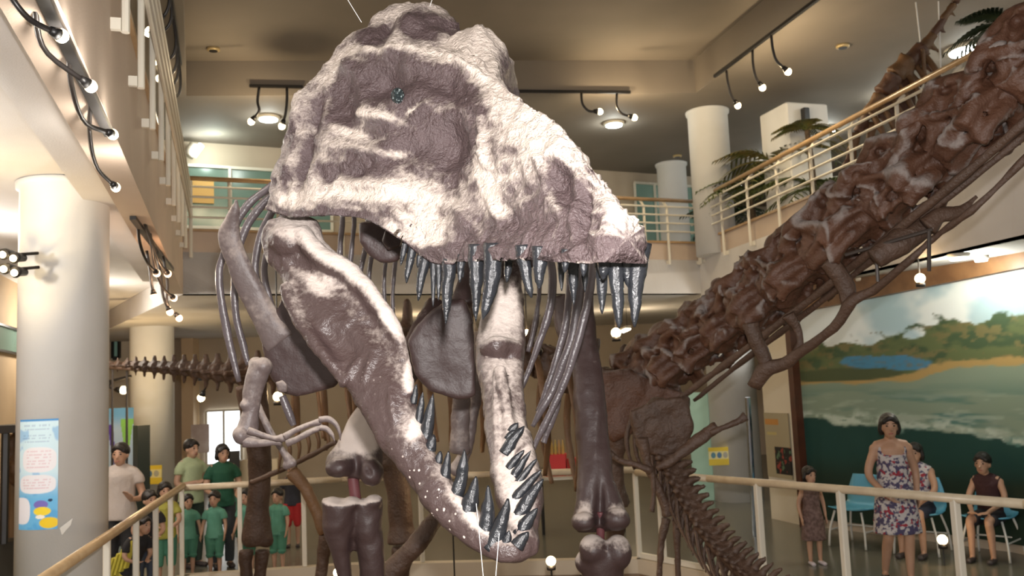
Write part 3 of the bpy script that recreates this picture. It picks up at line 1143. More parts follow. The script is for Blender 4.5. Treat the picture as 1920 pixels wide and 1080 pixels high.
def bats_col(U, V):
    c = np.tile(lin(190, 215, 235), (len(U), 1))
    c = blend(c, lin(120, 185, 225), ss(.8, .95, V))
    c = blend(c, lin(110, 190, 225), ss(.35, .2, V) * .8)
    w = .02 + .06 * ss(.45, .78, V)
    c = blend(c, lin(92, 66, 168), (np.abs(U - .40 + (V - .5) * .42) < w) & (V > .35) & (V < .86))
    c = blend(c, lin(150, 215, 100), (V > .55) & (V < .9) & (U > .6) & (np.abs(U - .8) < (V - .5) * .55))
    c = blend(c, lin(200, 50, 110), ss(1.2, .8, ((U - .25) / .12) ** 2 + ((V - .3) / .05) ** 2))
    return c


flat_poster('display_banner', P(192, 985, 15.2), P(249, 764, 15.2), bats_col, 40, 90, 'pale blue display banner with purple and green shapes behind the woman in grey', 'banner')
tag(face_box(P(249, 1000, 14.9), P(258, 798, 14.9), .2).build('display_stand', M('dark_green_stand', (.012, .02, .016), .4)), 'dark green upright stand edge next to the pale blue banner', 'stand')


def sign_col(U, V):
    c = np.tile(lin(232, 206, 70), (len(U), 1))
    c = blend(c, lin(236, 228, 170), (V > .34) & (V < .78))
    for k in range(3):
        e = ((U - (.22 + .28 * k)) / .11) ** 2 + ((V - .56) / .17) ** 2
        c = blend(c, lin(*((90, 140, 160), (90, 130, 170), (180, 180, 170))[k]), ss(1.15, .8, e))
    return c


flat_poster('notice_sign', P(258, 909, 16.6), P(303, 872, 16.6), sign_col, 60, 40, 'yellow notice with three round emblems on the column behind the crowd', 'sign')
flat_poster('notice_sign', P(1330, 873, 14.78), P(1368, 838, 14.78), sign_col, 60, 40, 'yellow notice with three round emblems on the column by the seascape', 'sign')


def board_col(U, V):
    c = np.tile(lin(170, 160, 132), (len(U), 1))
    c = blend(c, lin(196, 140, 70), (V > .82) & (V < .9) & (U > .05) & (U < .6))
    c = blend(c, lin(190, 178, 120), (V > .66) & (V < .7) & (U > .1) & (U < .5))
    m = (V > .06) & (V < .48) & (U > .38)
    c = blend(c, lin(14, 14, 16), m)
    n = fbm(np.stack([U * 9, V * 12, U * 0], 1), 2, 4)
    c = blend(c, lin(150, 60, 50), m & (n > .45))
    c = blend(c, lin(90, 120, 90), m & (n < -.55))
    return c


WC_N = Vector((.78, .25, 0)).normalized()
WC_P = Vector((3.55, 13.2, 0)) - WC_N * .03
flat_poster('notice_board', onpl(1440, 893, WC_P, WC_N), onpl(1476, 775, WC_P, WC_N), board_col, 40, 90, 'grey notice board with a dark picture on the cream wall by the mural', 'board')
# glass and green panel next to the right column
tag(face_box(Vector((P(1297, 872, 15.3).x, P(1297, 872, 15.3).y, 0)), P(1326, 735, 15.3), .05).build('glass_door_panel', M('green_glass', (.30, .42, .33), .15, emit=((.5, .8, .6), .10))), 'pale green glass panel left of the column by the seascape', 'panel')
tag(MB().tube([P(1402, 745, 11.6), (P(1411, 935, 11.6).x, P(1411, 935, 11.6).y, 0)], .035, 10).build('chrome_post', M('chrome', (.55, .65, .8), .12, 1.0)), 'shiny chrome post before the cream wall beside the mural', 'post')

# showcase at the far left
sc0 = P(-30, 965, 9.5)
root = thing('showcase', (sc0.x, sc0.y, 0), 'dark showcase with warm lit glass at the far left edge', 'showcase')
face_box(Vector((sc0.x, sc0.y, .0)), Vector((P(60, 965, 9.9).x, P(60, 965, 9.9).y, .62)), .6).build('base', M('showcase_base', (.035, .03, .022), .5), root)
face_box(Vector((sc0.x, sc0.y + .5, .62)), Vector((P(60, 965, 9.9).x, P(60, 965, 9.9).y + .5, 1.75)), .05).build('back_panel', M('showcase_back', (.16, .09, .04), .5), root)
for x in (8, 55):
    a, b = P(x, 960, 9.6), P(x, 765, 9.6)
    MB().tube([(a.x, a.y, .62), (a.x, a.y, 1.8)], .04, 6).build('corner_post', MT['black'], root)
a, b = P(-30, 764, 9.55), P(60, 764, 9.55)
MB().beam((a.x, a.y + .2, 1.82), (b.x, b.y + .2, 1.82), .6, .08).build('top', MT['black'], root)
p = P(28, 850, 9.9)
tag(organic(MB().ell(p, (.12, .1, .26)).ell(p + Vector((.02, 0, -.2)), (.16, .12, .16)).build('mineral', MT['warmbrown']), .02, 2, .03, 9), 'amber coloured rock specimen inside the dark showcase', 'rock')
light('showcase_lamp', 'POINT', P(28, 800, 9.75), 5, (1, .75, .4), .03)

# cards, counter and posters far behind the women
tag(face_box(onfar(358, 850, 1.2), onfar(392, 795, 1.2), .03).build('photo_panel', M('pinkish_photo_panel', (.62, .52, .52), .25, var=(2.5, (.85, .8, .8), 3))), 'glossy pale photo panel left of the bright window', 'panel')
tag(face_box(onfar(425, 905, 3.0), onfar(520, 860, 3.0), .3).build('service_counter', M('counter_cream', (.72, .62, .46), .5)), 'cream service counter below the bright window', 'counter')
tag(face_box(onfar(430, 895, 3.3), onfar(449, 845, 3.3), .05).build('screen', MT['black']), 'black screen standing on the counter by the bright window', 'screen')
tag(face_box(onupper(361, 380, .12), onupper(401, 340, .12), .04).build('framed_picture', M('orange_picture', (.62, .36, .10), .5)), 'plain orange picture on the upper far left wall', 'picture')
p0, p1 = P(1015, 893, 12.45), P(1165, 893, 12.45)
st_ = thing('stall_table', ((p0.x + p1.x) / 2, p0.y, 0), 'long low table carrying the red stall boxes behind the pit', 'table')
MB().beam((p0.x, p0.y + .15, p0.z - .03), (p1.x, p1.y + .15, p0.z - .03), .5, .04).build('tabletop', MT['rail_cream'], st_)
for q in (p0, p1):
    for dy in (0, .3):
        MB().tube([(q.x, q.y + dy, 0), (q.x, q.y + dy, p0.z - .05)], .02, 8).build('leg', MT['black'], st_)
for x0, x1, y0, y1, rgb, lab in ((1023, 1060, 893, 852, (.62, .02, .015), 'red stall counter behind the pit between ribs and leg'), (1064, 1082, 893, 860, (.5, .03, .02), 'narrow red crate beside the red stall counter'),
                                 (1140, 1162, 893, 838, (.60, .10, .03), 'orange red display box behind the leg bone')):
    p0, p1 = P(x0, y0, 12.5), P(x1, y1, 12.5)
    tag(face_box(p0, p1, .3).build('stall_box', M('red_stall', rgb, .5)), lab, 'box')
for k in range(5):
    p = P(1028 + k * 7, 852, 12.6)
    tag(MB().lathe(p, [(.02, -.02), (.022, .1), (.012, .16), (.01, .2)], 10).build('bottle', M('amber_bottle%d' % k, (.5, .26 + .05 * (k % 3), .06), .3)),
        ['first', 'second', 'third', 'fourth', 'fifth'][k] + ' amber bottle from the left standing on the red stall counter', 'bottle', 'bottles on the red stall')

# ================================================================= the great predator in front
trex = thing('tyrannosaurus_skeleton', (0.1, 4.6, -0.5), 'mounted skeleton of a huge predatory dinosaur, dusty mauve skull with gaping toothed jaws', 'skeleton')


def remesh_part(name, mb, mat, parent, voxel=.012, smooth=4, amp=.004, scale=14, seed=0, amp2=0.0, scale2=45):
    o = mb.build(name, MT[mat], parent)
    return organic(o, voxel, smooth, amp, scale, seed, amp2, scale2)


# ---------------- skull: cross-sections at fixed distances along its axis, right half traced, left half mirrored
SB = P(790, 200, 3.1)
SAX = Vector((.425, -.905, 0)).normalized()
SLAT = Vector((-SAX.y, SAX.x, 0))          # towards the animal's left


SL = {
    -.03: [None, 14, (745, 24), (702, 44), (664, 80), (632, 116), (600, 160), (571, 212), (551, 260), (538, 312), (520, 366), (512, 388)],
    .02: [None, 3, (742, 10), (700, 32), (655, 70), (620, 108), (585, 150), (555, 205), (535, 255), (524, 310), (506, 366), (500, 394)],
    .12: [None, 22, (772, 36), (722, 62), (668, 96), (640, 135), (615, 190), (590, 245), (572, 300), (558, 350), (546, 385), (545, 408)],
    .25: [None, 72, (802, 80), (762, 88), (718, 98), (690, 135), (670, 190), (650, 250), (634, 300), (618, 345), (604, 380), (600, 406)],
    .38: [None, 92, (846, 94), (814, 97), (778, 112), (758, 150), (740, 200), (722, 255), (706, 310), (692, 350), (682, 385), (680, 410)],
    .50: [None, 114, (886, 118), (864, 126), (842, 148), (828, 190), (813, 240), (798, 300), (784, 350), (770, 390), (757, 420), (748, 448)],
    .60: [None, 150, (918, 154), (902, 164), (888, 190), (874, 236), (861, 288), (848, 340), (836, 390), (826, 430), (817, 465), (808, 492)],
    .75: [None, 184, (966, 189), (952, 200), (941, 222), (931, 260), (921, 305), (911, 350), (902, 395), (894, 435), (886, 465), (878, 492)],
    .88: [None, 213, (1010, 218), (998, 228), (988, 252), (980, 285), (972, 325), (963, 365), (954, 405), (946, 440), (938, 468), (931, 489)],
    1.00: [None, 256, (1056, 260), (1046, 270), (1037, 292), (1029, 322), (1021, 355), (1013, 388), (1005, 418), (997, 445), (989, 467), (981, 487)],
    1.10: [None, 307, (1099, 311), (1090, 320), (1082, 340), (1075, 365), (1068, 390), (1061, 415), (1054, 438), (1047, 457), (1040, 473), (1034, 488)],
    1.18: [None, 360, (1135, 364), (1128, 372), (1121, 388), (1115, 406), (1110, 424), (1105, 440), (1099, 455), (1096, 468), (1093, 480), (1090, 493)],
    1.235: [None, 402, (1161, 405), (1155, 412), (1149, 424), (1144, 438), (1140, 451), (1139, 462), (1138, 471), (1137, 479), (1136, 487), (1135, 493)],
}


def skull_local(px, py, s):
    w = onpl(px, py, SB + SAX * s, SAX)
    r = w - SB
    return r.dot(SLAT), w.z


def skull_world(s, lat, z):
    w = SB + SAX * s + SLAT * lat
    return Vector((w.x, w.y, z))


def mid_px(s, y):
    """column where the midplane stands at axis distance s and picture row y"""
    lo, hi = 400.0, 1500.0
    for _ in range(40):
        m = (lo + hi) / 2
        if skull_local(m, y, s)[0] < 0:
            lo = m
        else:
            hi = m
    return lo


S_K = sorted(SL)
prof = []
for s in S_K:
    row = SL[s]
    pts = [(mid_px(s, row[1]), row[1])] + list(row[2:])
    loc = [skull_local(x, y, s) for x, y in pts]
    loc[0] = (0.0, loc[0][1])
    prof.append(loc)
prof = np.array(prof)                                  # slices x 11 x (lat, z)
NU, NV = 150, 72
su = np.interp(np.linspace(0, len(S_K) - 1, NU), range(len(S_K)), S_K)
# smooth interpolation along the axis, then around
tmp = np.stack([catmull(prof[:, j, :], NU) for j in range(prof.shape[1])], 1)
grid = np.stack([catmull(tmp[i], NV) for i in range(NU)], 0)      # NU x NV x 2 (lat, z)


def to_px(W):
    l = (np.asarray(RM.transposed()) @ (W - np.array(tuple(CV))).T).T
    return 960 + F * l[:, 0] / -l[:, 2], 540 - F * l[:, 1] / -l[:, 2]


SV = np.array(tuple(SLAT))
SA_ = np.array(tuple(SAX))
SB_ = np.array(tuple(SB))


def grid_world(g, sign=1.0):
    W = SB_[None, None, :] + su[:, None, None] * SA_ + (sign * g[:, :, 0])[..., None] * SV
    W[..., 2] = g[:, :, 1]
    return W


WR = grid_world(grid)                                  # right half (lat < 0)
# hollows and swellings of the face, given where they are seen: (x, y, rx, ry, angle, depth)
FEAT = [(715, 150, 72, 40, -.1, -.052), (825, 150, 62, 26, .45, -.034), (640, 195, 32, 46, .2, -.030), (742, 182, 26, 24, 0, .016),
        (700, 218, 60, 9, .25, .020), (785, 212, 40, 9, -.6, .020), (838, 275, 46, 56, .2, -.055), (905, 262, 9, 60, -.1, .022), (760, 285, 50, 26, -.5, -.024),
        (690, 285, 60, 10, .15, .016), (655, 320, 62, 15, -.25, -.024), (720, 352, 90, 10, .1, .014), (690, 250, 40, 12, .3, -.016), (850, 345, 40, 20, -.2, -.016),
        (1052, 345, 26, 52, -.35, -.030), (1098, 400, 11, 72, .02, -.020), (1078, 415, 10, 62, 0, .014), (1010, 300, 12, 60, -.4, .012), (985, 420, 40, 22, .3, -.010),
        (560, 205, 12, 42, .25, .022), (588, 225, 12, 62, .25, -.030), (545, 300, 9, 58, .2, .016), (568, 315, 9, 58, .25, -.030), (590, 330, 9, 58, .35, .016), (612, 350, 9, 40, .45, -.018),
        (536, 350, 10, 30, .1, -.016), (725, 62, 11, 30, .5, -.026), (690, 68, 26, 16, 0, .012), (770, 40, 30, 20, 0, .020), (650, 120, 26, 12, -.6, .016), (735, 98, 70, 9, 0, .020), (870, 125, 60, 9, .5, .020),
        (745, 400, 40, 14, .8, .010), (820, 470, 40, 14, 0, .012), (920, 470, 44, 12, 0, .012), (1060, 478, 30, 9, 0, .012), (880, 420, 12, 50, -.6, .010), (930, 400, 10, 60, -.5, .008), (1130, 450, 22, 18, 0, .010)]
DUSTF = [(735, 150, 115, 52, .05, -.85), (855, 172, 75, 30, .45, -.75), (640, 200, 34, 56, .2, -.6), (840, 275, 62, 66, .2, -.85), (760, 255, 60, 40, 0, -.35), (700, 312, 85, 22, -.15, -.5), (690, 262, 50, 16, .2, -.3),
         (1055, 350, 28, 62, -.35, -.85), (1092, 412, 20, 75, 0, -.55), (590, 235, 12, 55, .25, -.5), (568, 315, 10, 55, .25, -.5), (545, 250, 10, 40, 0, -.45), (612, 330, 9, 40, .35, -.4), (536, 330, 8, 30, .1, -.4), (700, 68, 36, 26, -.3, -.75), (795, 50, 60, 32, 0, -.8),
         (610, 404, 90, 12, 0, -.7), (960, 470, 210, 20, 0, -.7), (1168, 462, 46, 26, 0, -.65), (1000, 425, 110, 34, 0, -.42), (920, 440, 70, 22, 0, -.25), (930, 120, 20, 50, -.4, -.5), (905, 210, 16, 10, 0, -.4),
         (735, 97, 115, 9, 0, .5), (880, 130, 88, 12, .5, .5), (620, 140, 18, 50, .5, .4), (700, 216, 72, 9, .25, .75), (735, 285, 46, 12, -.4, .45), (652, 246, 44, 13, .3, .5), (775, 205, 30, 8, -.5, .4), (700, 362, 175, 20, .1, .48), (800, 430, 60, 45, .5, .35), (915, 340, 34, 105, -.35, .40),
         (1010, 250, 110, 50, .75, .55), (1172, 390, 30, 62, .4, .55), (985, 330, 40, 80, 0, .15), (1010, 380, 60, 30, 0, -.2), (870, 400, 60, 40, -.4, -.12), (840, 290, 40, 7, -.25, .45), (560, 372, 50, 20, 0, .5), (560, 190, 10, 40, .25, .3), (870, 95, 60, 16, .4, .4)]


def feat_sum(px, py, feats):
    r = np.zeros(len(px))
    for x, y, rx, ry, an, dp in feats:
        dx, dy = px - x, py - y
        a = dx * math.cos(an) + dy * math.sin(an)
        b = -dx * math.sin(an) + dy * math.cos(an)
        r += dp * np.exp(-.5 * ((a / (rx * .62)) ** 2 + (b / (ry * .62)) ** 2) ** 1.35)
    return r


def grid_normals(W):
    a = np.gradient(W, axis=0)
    b = np.gradient(W, axis=1)
    n = np.cross(a, b)
    return n / (np.linalg.norm(n, axis=2)[..., None] + 1e-12)


nr = grid_normals(WR)
if (nr[NU // 2, NV // 2] @ -SV) < 0:
    nr = -nr
px_, py_ = to_px(WR.reshape(-1, 3))
fd = feat_sum(px_, py_, FEAT).reshape(NU, NV)
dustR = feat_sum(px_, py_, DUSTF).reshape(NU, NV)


def rough(W, seed):
    q = W.reshape(-1, 3)
    r = .011 * fbm(q * 11, 3, seed) + .007 * (1 - 2 * np.abs(vnoise(q * np.array((22, 22, 30)) + 2 * fbm(q * 9, 2, seed)[:, None], seed + 4))) + .004 * fbm(q * 60, 2, seed + 7)
    return r.reshape(W.shape[:2])


fade = np.minimum(1, np.arange(NV) / 5.0)[None, :]
WRd = WR + nr * ((fd + rough(WR, 3)) * 1.0)[..., None]
WL = grid_world(grid * np.array((-1.0, 1.0)), 1.0)
nl = nr - 2 * (nr @ SV)[..., None] * SV
# the left brow boss stands higher, seen against the ceiling
lat = -grid[:, :, 0]
boss = .10 * np.exp(-((su[:, None] - .30) / .085) ** 2 - ((lat - .10) / .07) ** 2)
WLd = WL + nl * (fd * .8 + rough(WL, 13))[..., None]
WLd[..., 2] += boss
WLd[..., 2] -= .13 * np.exp(-((su[:, None] - .02) / .13) ** 2) * ss(.07, .20, lat)
mid = (WRd[:, 0] + WLd[:, 0]) / 2
WRd[:, 0] = mid
WLd[:, 0] = mid
# underside: from the right rim across the vaulted palate to the left rim
NPAL = 12
rows, dust_rows = [], []
for i in range(NU):
    r0, l0 = WRd[i, -1], WLd[i, -1]
    top = min(WRd[i, 0][2], r0[2] + .30)
    pal = []
    for k in range(1, NPAL):
        t = k / NPAL
        p = r0 * (1 - t) + l0 * t
        vault = min(.13, max(.02, (WRd[i, 0][2] - r0[2]) * .45)) * min(1.0, (NU - 1 - i) / 14.0)
        p = p + np.array((0, 0, vault * math.sin(math.pi * t) ** .6))
        pal.append(p)
    ring = [WLd[i, k] for k in range(NV - 1, 0, -1)] + [WRd[i, k] for k in range(0, NV)] + pal
    rows.append(ring)
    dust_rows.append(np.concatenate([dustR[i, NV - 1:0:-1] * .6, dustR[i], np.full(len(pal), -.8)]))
rows = np.array(rows)
NR_ = rows.shape[1]
vv = rows.reshape(-1, 3)
ff = []
for i in range(NU - 1):
    for k in range(NR_):
        j = (k + 1) % NR_
        ff.append((i * NR_ + k, (i + 1) * NR_ + k, (i + 1) * NR_ + j, i * NR_ + j))
c_back, c_front = rows[0].mean(0) + SA_ * .04, rows[-1].mean(0) + SA_ * .012
vv = np.vstack([vv, c_back, c_front])
nb, nf = len(vv) - 2, len(vv) - 1
for k in range(NR_):
    j = (k + 1) % NR_
    ff.append((nb, k, j))
    ff.append((nf, (NU - 1) * NR_ + j, (NU - 1) * NR_ + k))
skull = link_mesh('skull', vv, ff, MT['skull'], trex, True)
bmx = bmesh.new()
bmx.from_mesh(skull.data)
bmesh.ops.recalc_face_normals(bmx, faces=bmx.faces)
bmx.to_mesh(skull.data)
bmx.free()
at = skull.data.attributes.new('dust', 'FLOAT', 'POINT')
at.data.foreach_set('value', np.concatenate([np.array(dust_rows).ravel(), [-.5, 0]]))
skull['label'] = 'mauve dinosaur skull dusted with white'


def skull_surf(px, py):
    """the point of the traced right face that is seen at a pixel"""
    i = np.argmin((px_ - px) ** 2 + (py_ - py) ** 2)
    return Vector(WRd.reshape(-1, 3)[i]), Vector(nr.reshape(-1, 3)[i])


# the dark glittering disc in the eye socket
ep, en = skull_surf(752, 181)
en = (CV - ep).normalized()
MT['eye'] = M('glitter_eye', (.012, .02, .022), .12, var=(150, (.35, .42, .42), 2, .60, .68), bump=(120, .8))
rot = en.to_track_quat('Z', 'Y').to_matrix()
MB().ell(ep + en * .012, (.020, .024, .016), 18, 10, rot).build('eye_disc', MT['eye'], skull, smooth=True)


# ---------------- teeth
def tooth(base, tip, w, d, parent, seed, curve=.0, dt=None, flat=.8):
    """a ridged cone from base pixel to tip pixel, w wide in pixels at the root"""
    b, t = P(base[0], base[1], d), P(tip[0], tip[1], d if dt is None else dt)
    ax = t - b
    L = ax.length
    b = b - ax.normalized() * min(.035, L * .3)
    r = w * px2m(d) / 2
    side = ray(base[0], base[1]).normalized().cross(ax).normalized()
    n = 10
    path, rad = [], []
    for k in range(n + 1):
        u = k / n
        path.append(b + (t - b) * u + side * (curve * L * math.sin(u * math.pi)))
        rad.append(r * (1 - u ** 2.2) ** .72 * (1 - .12 * u) + .0012 if u < 1 else r * .10)
    mb = MB().tube(path, rad, 12, res=22, flat=flat, ref=tuple(ray(base[0], base[1])))
    o = mb.build('tooth', MT['tooth'], parent, smooth=True)
    co, no = verts_of(o.data), normals_of(o.data)
    q = co + np.array(tuple(ORG[o]))
    dsp = r * (.10 * fbm(q * 38, 2, seed) + .05 * (1 - 2 * np.abs(vnoise(q * 90, seed))))
    o.data.vertices.foreach_set('co', (co + no * dsp[:, None]).ravel())
    o.data.update()
    return o


def rim_depth(px, s_off=0.0):
    """depth of the right tooth margin at a picture column"""
    q = WRd[:, -1]
    x, y = to_px(q)
    i = np.argmin(np.abs(x - px) + (y < 470) * 40)
    l = np.asarray(RM.transposed()) @ (q[i] - np.array(tuple(CV)))
    return -l[2] + .02


UP = [((758, 466), (751, 498), 11, 0), ((773, 475), (762, 531), 17, .03), ((786, 484), (783, 502), 9, 0), ((800, 490), (784, 565), 21, .05), ((813, 490), (812, 576), 13, 0), ((823, 492), (822, 564), 12, 0),
      ((843, 490), (835, 609), 28, .0), ((866, 490), (862, 530), 16, .03), ((893, 484), (892, 604), 30, 0), ((922, 482), (905, 600), 37, -.05), ((984, 482), (996, 558), 27, .03), ((1012, 481), (1011, 544), 30, .0),
      ((1062, 478), (1058, 512), 19, 0), ((1094, 485), (1094, 519), 17, 0), ((1134, 488), (1131, 524), 32, 0), ((1154, 497), (1161, 617), 33, .0), ((1200, 484), (1190, 613), 39, .03), ((1175, 486), (1178, 540), 32, 0)]
for k, (b, t, w, c) in enumerate(UP):
    dd = rim_depth(min(b[0], 1115)) if b[0] < 1120 else 2.03
    tooth(b, t, w, dd, skull, 20 + k, c)
for k, (b, t, w) in enumerate([((1052, 480), (1053, 546), 15), ((1074, 480), (1076, 573), 25), ((1096, 490), (1097, 548), 17), ((1128, 500), (1129, 589), 25), ((862, 470), (868, 520), 14), ((955, 480), (950, 530), 20)]):
    tooth(b, t, w, 2.36 if b[0] < 1120 else 2.14, skull, 60 + k)

# ---------------- lower jaw
JR = [((596, 414), (498, 419), 2.92, .05), ((600, 428), (490, 452), 2.90, .055), ((612, 458), (497, 490), 2.88, .05), ((645, 485), (528, 520), 2.85, .045), ((690, 525), (536, 568), 2.80, .045), ((728, 575), (560, 615), 2.75, .048),
      ((755, 625), (592, 662), 2.71, .05), ((767, 675), (640, 718), 2.66, .05), ((771, 730), (690, 792), 2.60, .048), ((789, 790), (724, 850), 2.55, .045), ((814, 845), (766, 905), 2.50, .045), ((848, 900), (806, 957), 2.45, .045),
      ((886, 950), (851, 1005), 2.40, .045), ((922, 986), (905, 1040), 2.36, .045), ((956, 1008), (962, 1055), 2.34, .045), ((990, 1000), (1003, 1038), 2.37, .04)]
JL = [((910, 420), (962, 420), 3.17, .04), ((922, 515), (976, 510), 3.08, .04), ((902, 580), (982, 590), 3.0, .045), ((891, 640), (984, 655), 2.92, .05), ((898, 700), (980, 716), 2.82, .05), ((905, 760), (984, 790), 2.72, .05), ((912, 820), (998, 830), 2.64, .05),
      ((920, 880), (1012, 880), 2.56, .05), ((930, 930), (1018, 930), 2.48, .05), ((944, 972), (1014, 975), 2.42, .045), ((955, 1005), (1000, 1020), 2.37, .045)]


def ribbon(mb, secs, n=14, res=60, power=2.6):
    """loft of flattened sections: (edge pixel, other edge pixel, depth, half thickness)"""
    a = catmull([tuple(P(u[0], u[1], d)) for u, l, d, t in secs], res)
    b = catmull([tuple(P(l[0], l[1], d)) for u, l, d, t in secs], res)
    th = np.interp(np.linspace(0, len(secs) - 1, res), range(len(secs)), [s[3] for s in secs])
    c = (a + b) / 2
    tan = np.gradient(c, axis=0)
    vs_ = []
    for i in range(res):
        h = (a[i] - b[i]) / 2
        nrm = np.cross(tan[i], h)
        nrm /= np.linalg.norm(nrm) + 1e-12
        for k in range(n):
            an = 2 * math.pi * k / n
            cx, sx = math.cos(an), math.sin(an)
            cx = math.copysign(abs(cx) ** (2 / power), cx)
            sx = math.copysign(abs(sx) ** (2 / power), sx)
            vs_.append(c[i] + h * cx + nrm * th[i] * sx)
    fs = [tuple(range(n - 1, -1, -1)), tuple(range((res - 1) * n, res * n))]
    for i in range(res - 1):
        for k in range(n):
            j = (k + 1) % n
            fs.append((i * n + k, i * n + j, (i + 1) * n + j, (i + 1) * n + k))
    mb.add(vs_, fs)
    return mb


mb = MB()
ribbon(mb, JR)
ribbon(mb, JL)
mb.ell(P(985, 1015, 2.37), (.045, .05, .035))
# swollen joint block, upper rim and the ridge along the outer face
mb.ell(P(548, 452, 2.87), (.085, .07, .06))
mb.tube(px_path([(560, 430), (600, 480), (655, 510), (712, 580), (748, 640), (760, 700), (768, 745)], [2.84, 2.80, 2.77, 2.70, 2.66, 2.62, 2.57]), [.03, .035, .035, .03, .026, .022, .02], 10, res=30)
mb.tube(px_path([(532, 535), (560, 600), (610, 665), (650, 720)], [2.78, 2.72, 2.66, 2.62]), [.016, .02, .022, .02], 8, res=20)
mb.tube(px_path([(905, 650), (930, 650), (975, 655)], [2.84, 2.82, 2.86]), [.02, .03, .025], 8, res=12)
mb.tube(px_path([(940, 690), (950, 760), (962, 850), (972, 920)], [2.76, 2.66, 2.55, 2.47]), [.014, .018, .02, .018], 8, res=20)
jaw = mb.build('lower_jaw', MT['jaw'], trex)
organic(jaw, .008, 6, .006, 12, 31, .0022, 40)
co = verts_of(jaw.data) + np.array(tuple(ORG[jaw]))
jx, jy = to_px(co)
dj = feat_sum(jx, jy, [(650, 500, 130, 40, .62, .6), (560, 450, 60, 40, .3, .3), (735, 600, 60, 34, 1.0, .65), (600, 530, 40, 30, .6, .4), (770, 700, 14, 60, .1, .55), (790, 790, 20, 60, .6, .5), (940, 580, 60, 60, 0, .40), (940, 700, 50, 120, 0, .12),
                          (960, 860, 40, 90, 0, .28), (960, 960, 40, 50, 0, .28), (640, 640, 90, 50, .8, -.5), (700, 720, 60, 50, .8, -.35), (800, 900, 70, 30, .9, -.15), (620, 590, 40, 30, .7, -.2), (880, 960, 60, 16, .85, .3)])
at = jaw.data.attributes.new('dust', 'FLOAT', 'POINT')
at.data.foreach_set('value', dj)
no = normals_of(jaw.data)
dep = feat_sum(jx, jy, [(640, 640, 60, 30, .8, -.012), (655, 700, 8, 40, .5, .010), (690, 690, 8, 30, .3, .008), (735, 760, 8, 50, -.1, .010), (560, 500, 30, 14, .6, -.012), (940, 640, 30, 10, .1, .01), (966, 812, 16, 5, -.7, -.014), (972, 850, 20, 5, -.8, -.014), (978, 885, 24, 5, -.8, -.014), (985, 915, 24, 5, -.8, -.014), (990, 950, 20, 6, -.8, -.014), (930, 760, 8, 90, 0, .012), (915, 600, 10, 50, .1, -.008), (952, 700, 9, 60, .1, -.006), (590, 520, 14, 40, -.7, -.012)])
vtx = verts_of(jaw.data) + no * dep[:, None]
jaw.data.vertices.foreach_set('co', vtx.ravel())
jaw.data.update()
at = jaw.data.attributes.new('pits', 'FLOAT', 'POINT')
at.data.foreach_set('value', np.clip(feat_sum(jx, jy, [(800, 920, 110, 45, .85, 1.3), (900, 1020, 80, 40, .5, 1.2), (700, 700, 50, 40, .8, .25)]), 0, 1))
jaw['label'] = 'open lower jaw, mauve outside with white dust'
LO = [((776, 748), (781, 720), 14, 2.58), ((786, 782), (793, 734), 16, 2.55), ((799, 812), (812, 738), 25, 2.53), ((808, 838), (813, 816), 22, 2.51), ((822, 862), (826, 846), 16, 2.49), ((835, 890), (841, 846), 21, 2.46), ((855, 922), (870, 842), 29, 2.43),
      ((878, 946), (892, 893), 33, 2.40), ((907, 988), (915, 910), 32, 2.36), ((926, 1008), (952, 936), 34, 2.34), ((943, 1026), (955, 994), 22, 2.33)]
for k, (b, t, w, d) in enumerate(LO):
    tooth(b, t, w, d - .01, jaw, 90 + k, .06 if k > 5 else 0)
LI = [((955, 839), (983, 799), 24, 2.60), ((961, 871), (983, 844), 16, 2.56), ((965, 895), (996, 844), 18, 2.54), ((970, 913), (1006, 861), 17, 2.52), ((972, 932), (1016, 881), 22, 2.48), ((982, 956), (1019, 898), 28, 2.45), ((982, 992), (1008, 953), 30, 2.41),
      ((974, 1018), (992, 998), 26, 2.36), ((962, 806), (972, 792), 16, 2.63), ((955, 820), (966, 806), 15, 2.61)]
for k, (b, t, w, d) in enumerate(LI):
    tooth(b, t, w, d - .055, jaw, 120 + k, -.04)

# wires: one from the ceiling to each side of the skull, two hanging from the jaw tip
for lab, a, b in (('left thin steel wire holding the skull from the ceiling', P(678, 42, 3.0), P(640, -20, 2.95)), ('right thin steel wire holding the skull from the ceiling', P(806, 12, 3.05), P(818, -25, 3.0))):
    b = a + (b - a) * 40 if False else Vector((b.x + (b.x - a.x) * 16, b.y + (b.y - a.y) * 16, b.z + (b.z - a.z) * 16))
    t = min(1.0, (6.97 - a.z) / (b.z - a.z))
    tag(MB().tube([a, a + (b - a) * t], .0010, 5).build('wire', MT['wire']), lab, 'wire')
for lab, a, b in (('left thin wire hanging from the lower jaw teeth', P(893, 944, 2.31), P(908, 1100, 2.31)), ('right thin wire hanging from the tip of the lower jaw', P(936, 1000, 2.30), P(928, 1100, 2.30))):
    e = Vector((b.x, b.y, -.49))
    tag(MB().tube([a, b, e], .0009, 5).build('wire', MT['wire']), lab, 'wire')


